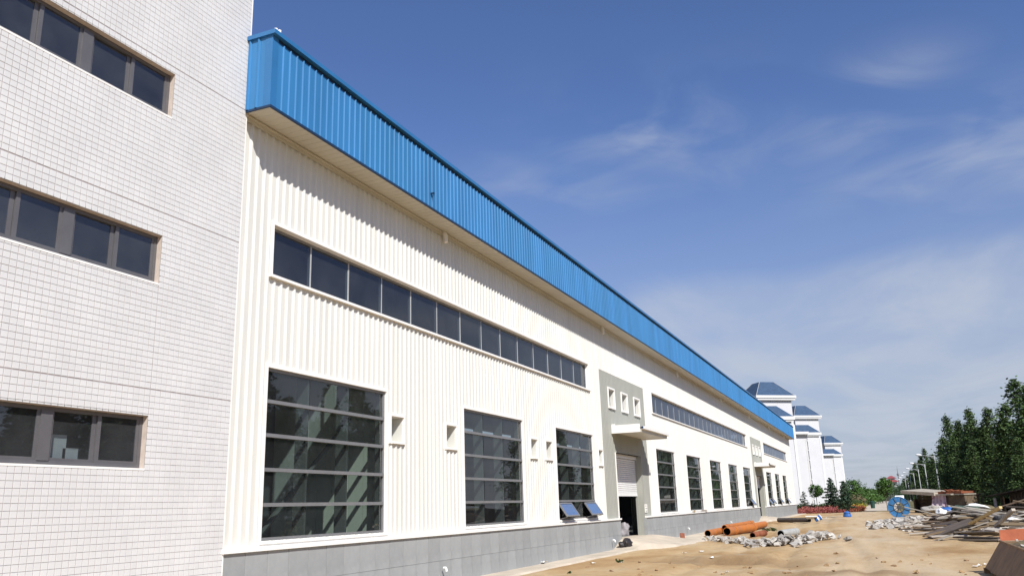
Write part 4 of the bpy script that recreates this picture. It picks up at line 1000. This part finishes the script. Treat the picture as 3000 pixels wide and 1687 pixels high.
def chunk_mesh(seed):
    r = random.Random(seed); m = MB()
    k = [r.uniform(.7, 1.2), r.uniform(.55, 1.), r.uniform(.25, .6)]
    m.box(-.5*k[0], .5*k[0], -.5*k[1], .5*k[1], -.5*k[2], .5*k[2])
    import bmesh
    bm = bmesh.new(); me = m.mesh('concrete_chunk'); bm.from_mesh(me); bmesh.ops.remove_doubles(bm, verts=bm.verts, dist=1e-4)
    bmesh.ops.subdivide_edges(bm, edges=bm.edges, cuts=1, use_grid_fill=True)
    for v in bm.verts: v.co += Vector((r.uniform(-.11, .11), r.uniform(-.11, .11), r.uniform(-.07, .07)))
    bm.to_mesh(me); bm.free(); return me
CH = [chunk_mesh(s) for s in range(12)]; CL = [chunk_mesh(s+40) for s in range(4)]
for c in CL: c.materials.append(mat('sandy_clod', (.30, .195, .10), .95, .2, 6, rand=.25))
for c in CH[:8]: c.materials.append(M['rubble'])
for c in CH[8:]: c.materials.append(M['rubble2'])
def chunk(x, y, z, s, lab, group, i, name='concrete_chunk'):
    o = obj(name, CL[i % 4] if name == 'earth_clod' else CH[i % 12], None, None, loc=(x, y, z), label=lab, cat='rubble', group=group); o.scale = (s, s, s)
    o.rotation_euler = (rnd.uniform(-.6, .6), rnd.uniform(-.6, .6), rnd.uniform(0, 6.28)); return o
# rubble row: an arc from the pipes' mouth to the track, widest near the track
path = [(42.3, 8.05, .45), (40.2, 7.1, .5), (38.0, 5.9, .6), (36.3, 4.7, .8), (36.2, 3.7, 1.0), (38.3, 3.0, 1.2), (41.5, 2.75, .8)]
def on_path(t):
    k = min(len(path)-2, int(t*(len(path)-1))); f = t*(len(path)-1)-k
    return [path[k][q]*(1-f)+path[k+1][q]*f for q in range(3)]
i = 0
for k in range(280):
    t = rnd.random()**.8; x, y, w = on_path(t); dx = rnd.gauss(0, .55*w); dy = rnd.gauss(0, .42*w)
    s = rnd.uniform(.09, .27)*(1.15 if t > .45 else .85); hgt = .30*w*math.exp(-(dx/w)**2-(dy/w)**2)*rnd.uniform(.1, 1)
    chunk(x+dx, y+dy, gz(x+dx, y+dy)+s*.12+hgt, s, 'pale broken concrete chunk in the rubble row before the orange pipes', 'rubble row by the pipes', k)
# heap by the drum
for k in range(210):
    x = rnd.uniform(51, 67); y = 1.6-rnd.random()**.7*3.4-.02*(x-51); e = rnd.uniform(.13, .40)
    f = math.exp(-((x-58)/5)**2)*sm(2.0, -.6, y)
    chunk(x, y, gz(x, y)+e*.1+.35*f*rnd.random(), e, 'grey broken stone in the heap in front of the blue drum', 'stone heap by the drum', k+3, 'broken_stone')
# loose clods, litter and weeds
for k in range(46):
    px_ = rnd.uniform(1560, 2900); py_ = rnd.uniform(1618, 1685); p = at(px_, py_, Z=0)
    if p.y > 8.5 or p.x > 40: continue
    chunk(p.x, p.y, gz(p.x, p.y)+.01, rnd.uniform(.05, .13), 'small clod of earth lying on the bare soil', 'clods on the bare soil', k, 'earth_clod')
LIT = [(1737, 1646, .16), (1819, 1646, .09), (2054, 1610, .2), (1720, 1611, .14), (1593, 1651, .2), (2085, 1632, .12), (2857, 1652, .12), (2868, 1650, .1), (2885, 1648, .09), (2130, 1667, .1), (2330, 1573, .1), (2440, 1563, .1), (2420, 1518, .2), (2650, 1553, .2), (2005, 1612, .16)]
for k, (px_, py_, s) in enumerate(LIT):
    p = at(px_, py_, Z=0); n = 4; m = MB(); s *= .6
    pts = [[(-s+2*s*a/n+rnd.uniform(-.2, .2)*s, (-s+2*s*b/n)*.7+rnd.uniform(-.2, .2)*s, .02+abs(rnd.gauss(0, .25))*s) for b in range(n+1)] for a in range(n+1)]
    for a in range(n):
        for b in range(n): m.quad(pts[a][b], pts[a+1][b], pts[a+1][b+1], pts[a][b+1])
    zz = gz(p.x, p.y) if p.y < 8.9 else .02
    m.build('litter_scrap', M['papersign'], loc=(p.x, p.y, zz), label='crumpled white scrap of litter on the ground', cat='litter', group='white litter scraps')
for k, (px_, py_, h) in enumerate(((1814, 1642, .10), (2245, 1556, .16), (2225, 1545, .16), (2265, 1552, .2), (1668, 1673, .06))):
    p = at(px_, py_, Z=0); r_ = random.Random(k); cl = [(r_.gauss(0, h*.4), r_.gauss(0, h*.4), h*r_.uniform(.15, .8), h*.18) for _ in range(16)]
    obj('weed_tuft', leaves_mesh('weed_tuft', cl, 14, h*.22, k), M['hedge'], None, False, (p.x, p.y, gz(p.x, p.y) if p.y < 9 else 0), label='small green weed tuft in the sandy soil', cat='weed', group='weed tufts')

# ------------------------------------------------------------------ skip at the lower right
def skip():
    X0, X1 = 15.5, 22.3; yb, yt = -1.86, -2.24; zt = .62; W2 = 1.9
    t = thing('steel_skip', 'rusty brown steel skip with an orange end board at the lower right', 'skip', (X1, yb, 0))
    O = lambda x, y, z: (x-X1, y-yb, z)
    def plate(name, material, pts, th, parent=t):
        v = [Vector(p) for p in pts]; n = (v[1]-v[0]).cross(v[3]-v[0]).normalized()*th; m = MB(); a = [tuple(p) for p in v]+[tuple(p+n) for p in v]; m.v = a
        m.f = [(3, 2, 1, 0), (4, 5, 6, 7), (0, 1, 5, 4), (1, 2, 6, 5), (2, 3, 7, 6), (3, 0, 4, 7)]; return m.build(name, material, parent)
    plate('side_wall', M['rust'], [O(X0, yb, .06), O(X1, yb, .06), O(X1, yt, zt), O(X0, yt, zt)], .02)
    plate('side_wall', M['rust'], [O(X1, yb-W2-.7, .06), O(X0, yb-W2-.7, .06), O(X0, yt-W2, zt), O(X1, yt-W2, zt)], .02)
    plate('floor', M['rust'], [O(X0, yb-.01, .06), O(X0, yb-W2-.7, .06), O(X1, yb-W2-.7, .06), O(X1, yb-.01, .06)], .02)
    plate('end_board', M['orangered'], [O(X1, yt-.015, zt+.01), O(X1, yt-W2, zt+.04), O(X1+.03, yt-W2, zt+.33), O(X1+.03, yt-.02, zt+.24)], -.03)
    plate('end_wall', M['rust'], [O(X1-.03, yb-.02, .07), O(X1-.03, yb-W2-.6, .07), O(X1-.03, yt-W2, zt+.03), O(X1-.03, yt-.02, zt)], .02)
    m = MB(); m.tube([O(X0, yt, zt+.01), O(X1, yt, zt+.01)], .022, 6); m.build('rim', M['rust'], t)
    for xx in (22.22, 20.4, 18.4, 16.6):
        plate('rib', M['rust'], [O(xx-.05, yb+.012, .03), O(xx+.05, yb+.012, .03), O(xx+.05, yt+.012, zt-.02), O(xx-.05, yt+.012, zt-.02)], .03)
    part('foot', t, M['rust'], (-.13, -.03, -.08, .04, -.06, .06))
    m = MB(); n = 14
    for a in range(n):
        for b in range(8):
            P = lambda i, j: O(X0+.1+(X1-X0-.15)*i/n, yt-.06-(W2-.1)*j/8, zt-.05+.10*math.sin(math.pi*j/8)*(1+.5*mnoise.noise(Vector((i*.7, j*.9, 3))))+.05*mnoise.noise(Vector((i*1.9, j*2.1, 7))))
            m.quad(P(a, b), P(a, b+1), P(a+1, b+1), P(a+1, b))
    m.build('rubble_load', M['brownhedge'], t)
    for k in range(34):
        o = chunk(rnd.uniform(17.5, 22.1), yt-rnd.uniform(.12, 1.7), zt+.02+rnd.uniform(0, .05), rnd.uniform(.04, .10), 'small stone in the load of the rusty skip', 'stones loaded in the skip', k, 'loaded_stone')
skip()

# ------------------------------------------------------------------ planks and scrap on the right
PLK = [MB().box(-.5, .5, -.5, .5, -.5, .5).mesh('plank') for _ in WOODS]
def rough_plank(seed):
    r = random.Random(seed); m = MB(); n = 6
    for k in range(n+1):
        x = -.5+k/n; o = r.uniform(-.06, .06); w0 = -.5+r.uniform(-.05, .12)*(1 if k in (0, n) else .4); w1 = .5-r.uniform(-.05, .12)*(1 if k in (0, n) else .4)
        if k in (0, n): x += r.uniform(-.02, .02)
        m.v += [(x, w0, -.5+o), (x, w1, -.5+o), (x, w1, .5+o), (x, w0, .5+o)]
    for k in range(n):
        a = 4*k; b = a+4
        m.f += [(a, a+1, b+1, b)[::-1], (a+1, a+2, b+2, b+1)[::-1], (a+2, a+3, b+3, b+2)[::-1], (a+3, a, b, b+3)[::-1]]
    m.f += [(0, 1, 2, 3)[::-1], (4*n, 4*n+1, 4*n+2, 4*n+3)]
    return m
PM = [[rough_plank(10*j+i).mesh('plank') for i in range(3)] for j in range(len(WOODS))]
for j, row in enumerate(PM):
    for q in row: q.materials.append(WOODS[j])
def plank(a, b, w, th, wood, lab, group=None, name='plank', roll=0.):
    a, b = Vector(a), Vector(b); d = b-a
    o = obj(name, PM[wood][rnd.randrange(3)], None, None, loc=(a+b)/2, label=lab, cat='plank', group=group)
    o.rotation_mode = 'QUATERNION'; q = d.to_track_quat('X', 'Z'); o.rotation_quaternion = q @ Vector((1, 0, 0)).rotation_difference(Vector((1, 0, 0))) if not roll else q @ Matrix.Rotation(roll, 3, 'X').to_quaternion()
    o.scale = (d.length, w, th); return o
for k in range(270):
    x = rnd.uniform(38, 72); y = -1.2-rnd.random()**.85*(3.5+.14*(x-38)+2.) - (.0 if x > 52 else (52-x)*.06)
    L = rnd.uniform(.8, 3.4); an = rnd.gauss(1.75, .65); tl_ = rnd.gauss(0, .12 if x > 46 else .03); z = gz(x, y)+pile(x, y)*rnd.uniform(.0, .45)+.06
    d = Vector((math.cos(an)*L/2, math.sin(an)*L/2, math.sin(tl_)*L/2)); c = Vector((x, y, z+abs(d.z)))
    plank(c-d, c+d, rnd.uniform(.08, .30), rnd.uniform(.025, .07), rnd.choice([0, 0, 0, 1, 1, 2, 2, 3, 4, 4, 4]), 'weathered plank tangled in the scrap heap on the right', 'planks in the scrap heap', roll=rnd.gauss(0, .25))
# the ones that stand out
def pp(px_, py_, X): return at(px_, py_, X=X)
plank(pp(2840, 1534, 40.2), pp(2932, 1485, 38.5), .13, .09, 3, 'fresh yellow beam sticking up out of the scrap heap').data = (lambda me: (me.materials.clear(), me.materials.append(M['yellowbeam']), me)[2])(rough_plank(77).mesh('plank'))
plank(pp(2918, 1540, 40.6), pp(2971, 1491, 39), .15, .10, 4, 'thick pale beam end sticking up beside the dark shed')
plank(pp(2718, 1572, 40), pp(2846, 1526, 43), .34, .10, 2, 'long dark board sloping across the front of the scrap heap', roll=.5)
plank(pp(2706, 1570, 39.5), pp(2850, 1532, 43.5), .12, .06, 1, 'brown board lying along the top of the dark board')
plank(pp(2738, 1584, 37.2), pp(2815, 1557, 39), .42, .04, 0, 'wide grey board lying flat at the front edge of the heap', roll=-.25)
plank(pp(2820, 1562, 38.2), pp(2945, 1560, 36.5), .75, .04, 4, 'wide pale warped board in front of the grey heap', roll=-.2)
plank(pp(2800, 1572, 37.2), pp(2934, 1575, 35.5), .40, .05, 2, 'black sodden board lying under the pale warped board')
plank(pp(2815, 1580, 36.8), pp(2934, 1581, 35.2), .22, .05, 0, 'grey-green plank lying lowest beside the skip')
plank(pp(2830, 1551, 41), pp(2882, 1532, 43), .38, .04, 0, 'grey split board above the red-edged plank', roll=-.3)
plank(pp(2820, 1551, 40), pp(2886, 1547, 40.5), .16, .06, 1, 'reddish brown plank below the grey split board')
plank(pp(2945, 1507, 41.5), pp(3010, 1522, 40.5), .10, .03, 4, 'thin pale strip slanting down in front of the dark shed')
plank(pp(2700, 1592, 37), pp(2760, 1580, 38), .03, .02, 2, 'thin dark stick lying on the sand before the heap')
plank(pp(2640, 1518, 58), pp(2650, 1540, 55), .45, .03, 0, 'bluish grey panel propped on the stone heap', name='panel', roll=.2)
for k, (px_, py_, X, rx, ry, rz, mt_, lab, cat) in enumerate((
        (2758, 1500, 60, .35, .30, .22, 'whiteplastic', 'white sack gleaming on top of the scrap heap', 'sack'), (2773, 1493, 64, .55, .5, .22, 'tarpblue', 'crumpled blue tarpaulin in front of the brick shed', 'tarpaulin'),
        (2830, 1500, 60, 1.0, .9, .42, 'netgreen', 'dark green netting bundled on the scrap heap', 'netting'), (2862, 1483, 66, .75, .28, .16, 'whiteplastic', 'long white plastic sheet lying behind the green netting', 'plastic sheet'),
        (2995, 1538, 46, 1.1, 1.2, .42, 'darkearth', 'dark grey mound of rubble behind the skip', 'mound'), (2880, 1495, 68, 1.1, .9, .35, 'brownhedge', 'brown earth mound behind the green netting', 'mound'),
        (2965, 1521, 45, .28, .22, .10, 'whiteplastic', 'white scrap lying on the dark grey mound', 'scrap'))):
    p = at(px_, py_, X=X); o = blob({'sack': 'sack', 'tarpaulin': 'tarpaulin', 'netting': 'netting_bundle', 'plastic sheet': 'plastic_sheet', 'mound': 'earth_mound', 'scrap': 'plastic_scrap'}[cat], M[mt_], rx, ry, rz, (p.x, p.y, p.z), k+20, 3, .5, label=lab, cat=cat)
    o.rotation_euler = (0, 0, .4*k)
    if k == 3: o.rotation_euler = (.3, -.1, 1.9)

# brick shed
def shed():
    a = at(2672, 1494, X=100); b = at(2832, 1494, X=96); t = thing('brick_shed', 'low dark brick shed with a broken roof slab behind the scrap', 'shed', (a.x, a.y, 0), 0)
    d = Vector((b.x-a.x, b.y-a.y)); L = d.length; t.rotation_euler = (0, 0, math.atan2(d.y, d.x)); H = at(2760, 1450, X=98).z
    # local x runs to the right along the front
    part('rear_wall', t, M['shedbrick'], (0, L, 3.0, 3.2, 0, H-.02)); part('side_wall', t, M['shedbrick'], (L-.25, L, 0, 3.0, 0, H-.02)); part('side_wall', t, M['shedbrick'], (2.9, 3.1, .3, 3.0, 0, H-.02))
    part('front_wall', t, M['shedbrick'], (3.1, L-.25, 0, .22, 0, H-.02)); part('side_wall', t, M['shedwood'], (.0, .2, .4, 3.0, 0, H-.3))
    for k in range(9): part('board', t, M['shedwood'], (.25, 2.85, .9+.02*(k % 2), .95+.02*(k % 2), .05+k*.22, .24+k*.22))
    m = MB(); m.v = [(-.6, -.6, H+.30), (3.3, -.55, H-.02), (3.2, 3.3, H+.1), (-.8, 3.2, H+.5), (-.6, -.6, H+.62), (3.3, -.55, H+.30), (3.2, 3.3, H+.35), (-.8, 3.2, H+.75)]
    m.f = [(3, 2, 1, 0), (4, 5, 6, 7), (0, 1, 5, 4), (1, 2, 6, 5), (2, 3, 7, 6), (3, 0, 4, 7)]; m.build('roof_slab', M['slab'], t)
    m = MB().box(2.8, L-1.2, -.35, 3.3, H, H+.14).box(L-1.0, L+.1, -.2, 3.2, H+.0, H+.10); m.build('roof_sheet', M['slab'], t)
    for k in range(40): 
        m = MB(); x = rnd.uniform(3.0, 5.6); y = rnd.uniform(0, 2.4); z = H+.15+rnd.uniform(0, .38)*(1-abs(x-4.3)/2); m.box(-.22, .22, -.14, .14, 0, .05, Matrix.Translation((x, y, z)) @ Matrix.Rotation(rnd.uniform(-.5, .5), 4, 'X') @ Matrix.Rotation(rnd.uniform(0, 3), 4, 'Z')); m.build('roof_tile', M['tilesred'], t)
    m = MB(); m.box(3.0, 5.9, .1, 2.4, H+.142, H+.36); m.build('tile_stack', M['tilesred'], t)
    m = MB(); n = 26
    def cp(i, j):
        s = i/n; tt = j/10; return (2.7+1.6*s+.25*tt*math.sin(s*9), -.12-.07*math.sin(s*26+tt*2)-.55*tt**3, H+.05-(H-.15)*tt)
    for i_ in range(n):
        for j in range(10): m.quad(cp(i_, j+1), cp(i_+1, j+1), cp(i_+1, j), cp(i_, j))
    m.build('hanging_cloth', M['cloth'], t, True)
    o = blob('white_rubbish', M['rubble2'], 1.3, .9, .40, (0, 0, 0), 31, 3, .5); o.name = 'rag_heap'; o.parent = t; o.location = (3.1, -.7, .25); o.data.materials.clear(); o.data.materials.append(M['rubble2'])
shed()
# dark shed at the right edge
def shed2():
    a = at(2942, 1530, X=64); b = at(3040, 1530, X=60); t = thing('timber_shed', 'dark timber shed with a sloping roof at the right edge', 'shed', (a.x, a.y, 0)); d = Vector((b.x-a.x, b.y-a.y)); L = d.length+1; t.rotation_euler = (0, 0, math.atan2(d.y, d.x))
    H = at(2960, 1458, X=63).z
    for k in range(int(L/.2)):
        if 3 <= k <= 6: continue
        part('wall_board', t, M['shedwood'], (k*.2+.004, k*.2+.196, .02*(k % 2), .03+.02*(k % 2), 0, H+.1+k*.02))
    part('rear_wall', t, M['shedwood'], (0, L, 2.6, 2.7, 0, H+.2)); part('side_wall', t, M['shedwood'], (-.02, .04, .06, 2.6, 0, H)); part('side_wall', t, M['shedwood'], (L-.04, L+.02, .06, 2.6, 0, H))
    m = MB(); m.v = [(-.5, -.6, H+.12), (L+.4, -.6, H+.58), (L+.4, 3, H+.7), (-.5, 3, H+.3), (-.5, -.6, H+.18), (L+.4, -.6, H+.64), (L+.4, 3, H+.76), (-.5, 3, H+.36)]
    m.f = [(3, 2, 1, 0), (4, 5, 6, 7), (0, 1, 5, 4), (1, 2, 6, 5), (2, 3, 7, 6), (3, 0, 4, 7)]; m.build('roof', M['shedwood'], t)
    part('door_post', t, M['rust'], (.56, .64, -.04, -.01, 0, H+.1)); part('door_post', t, M['rust'], (1.36, 1.44, -.04, -.01, 0, H+.14))
    part('blue_panel', t, M['clothgrey'], (-.75, -.35, -.1, -.06, .75, 1.35)); part('panel_post', t, M['shedwood'], (-.6, -.5, -.055, .0, 0, 1.3))
shed2()
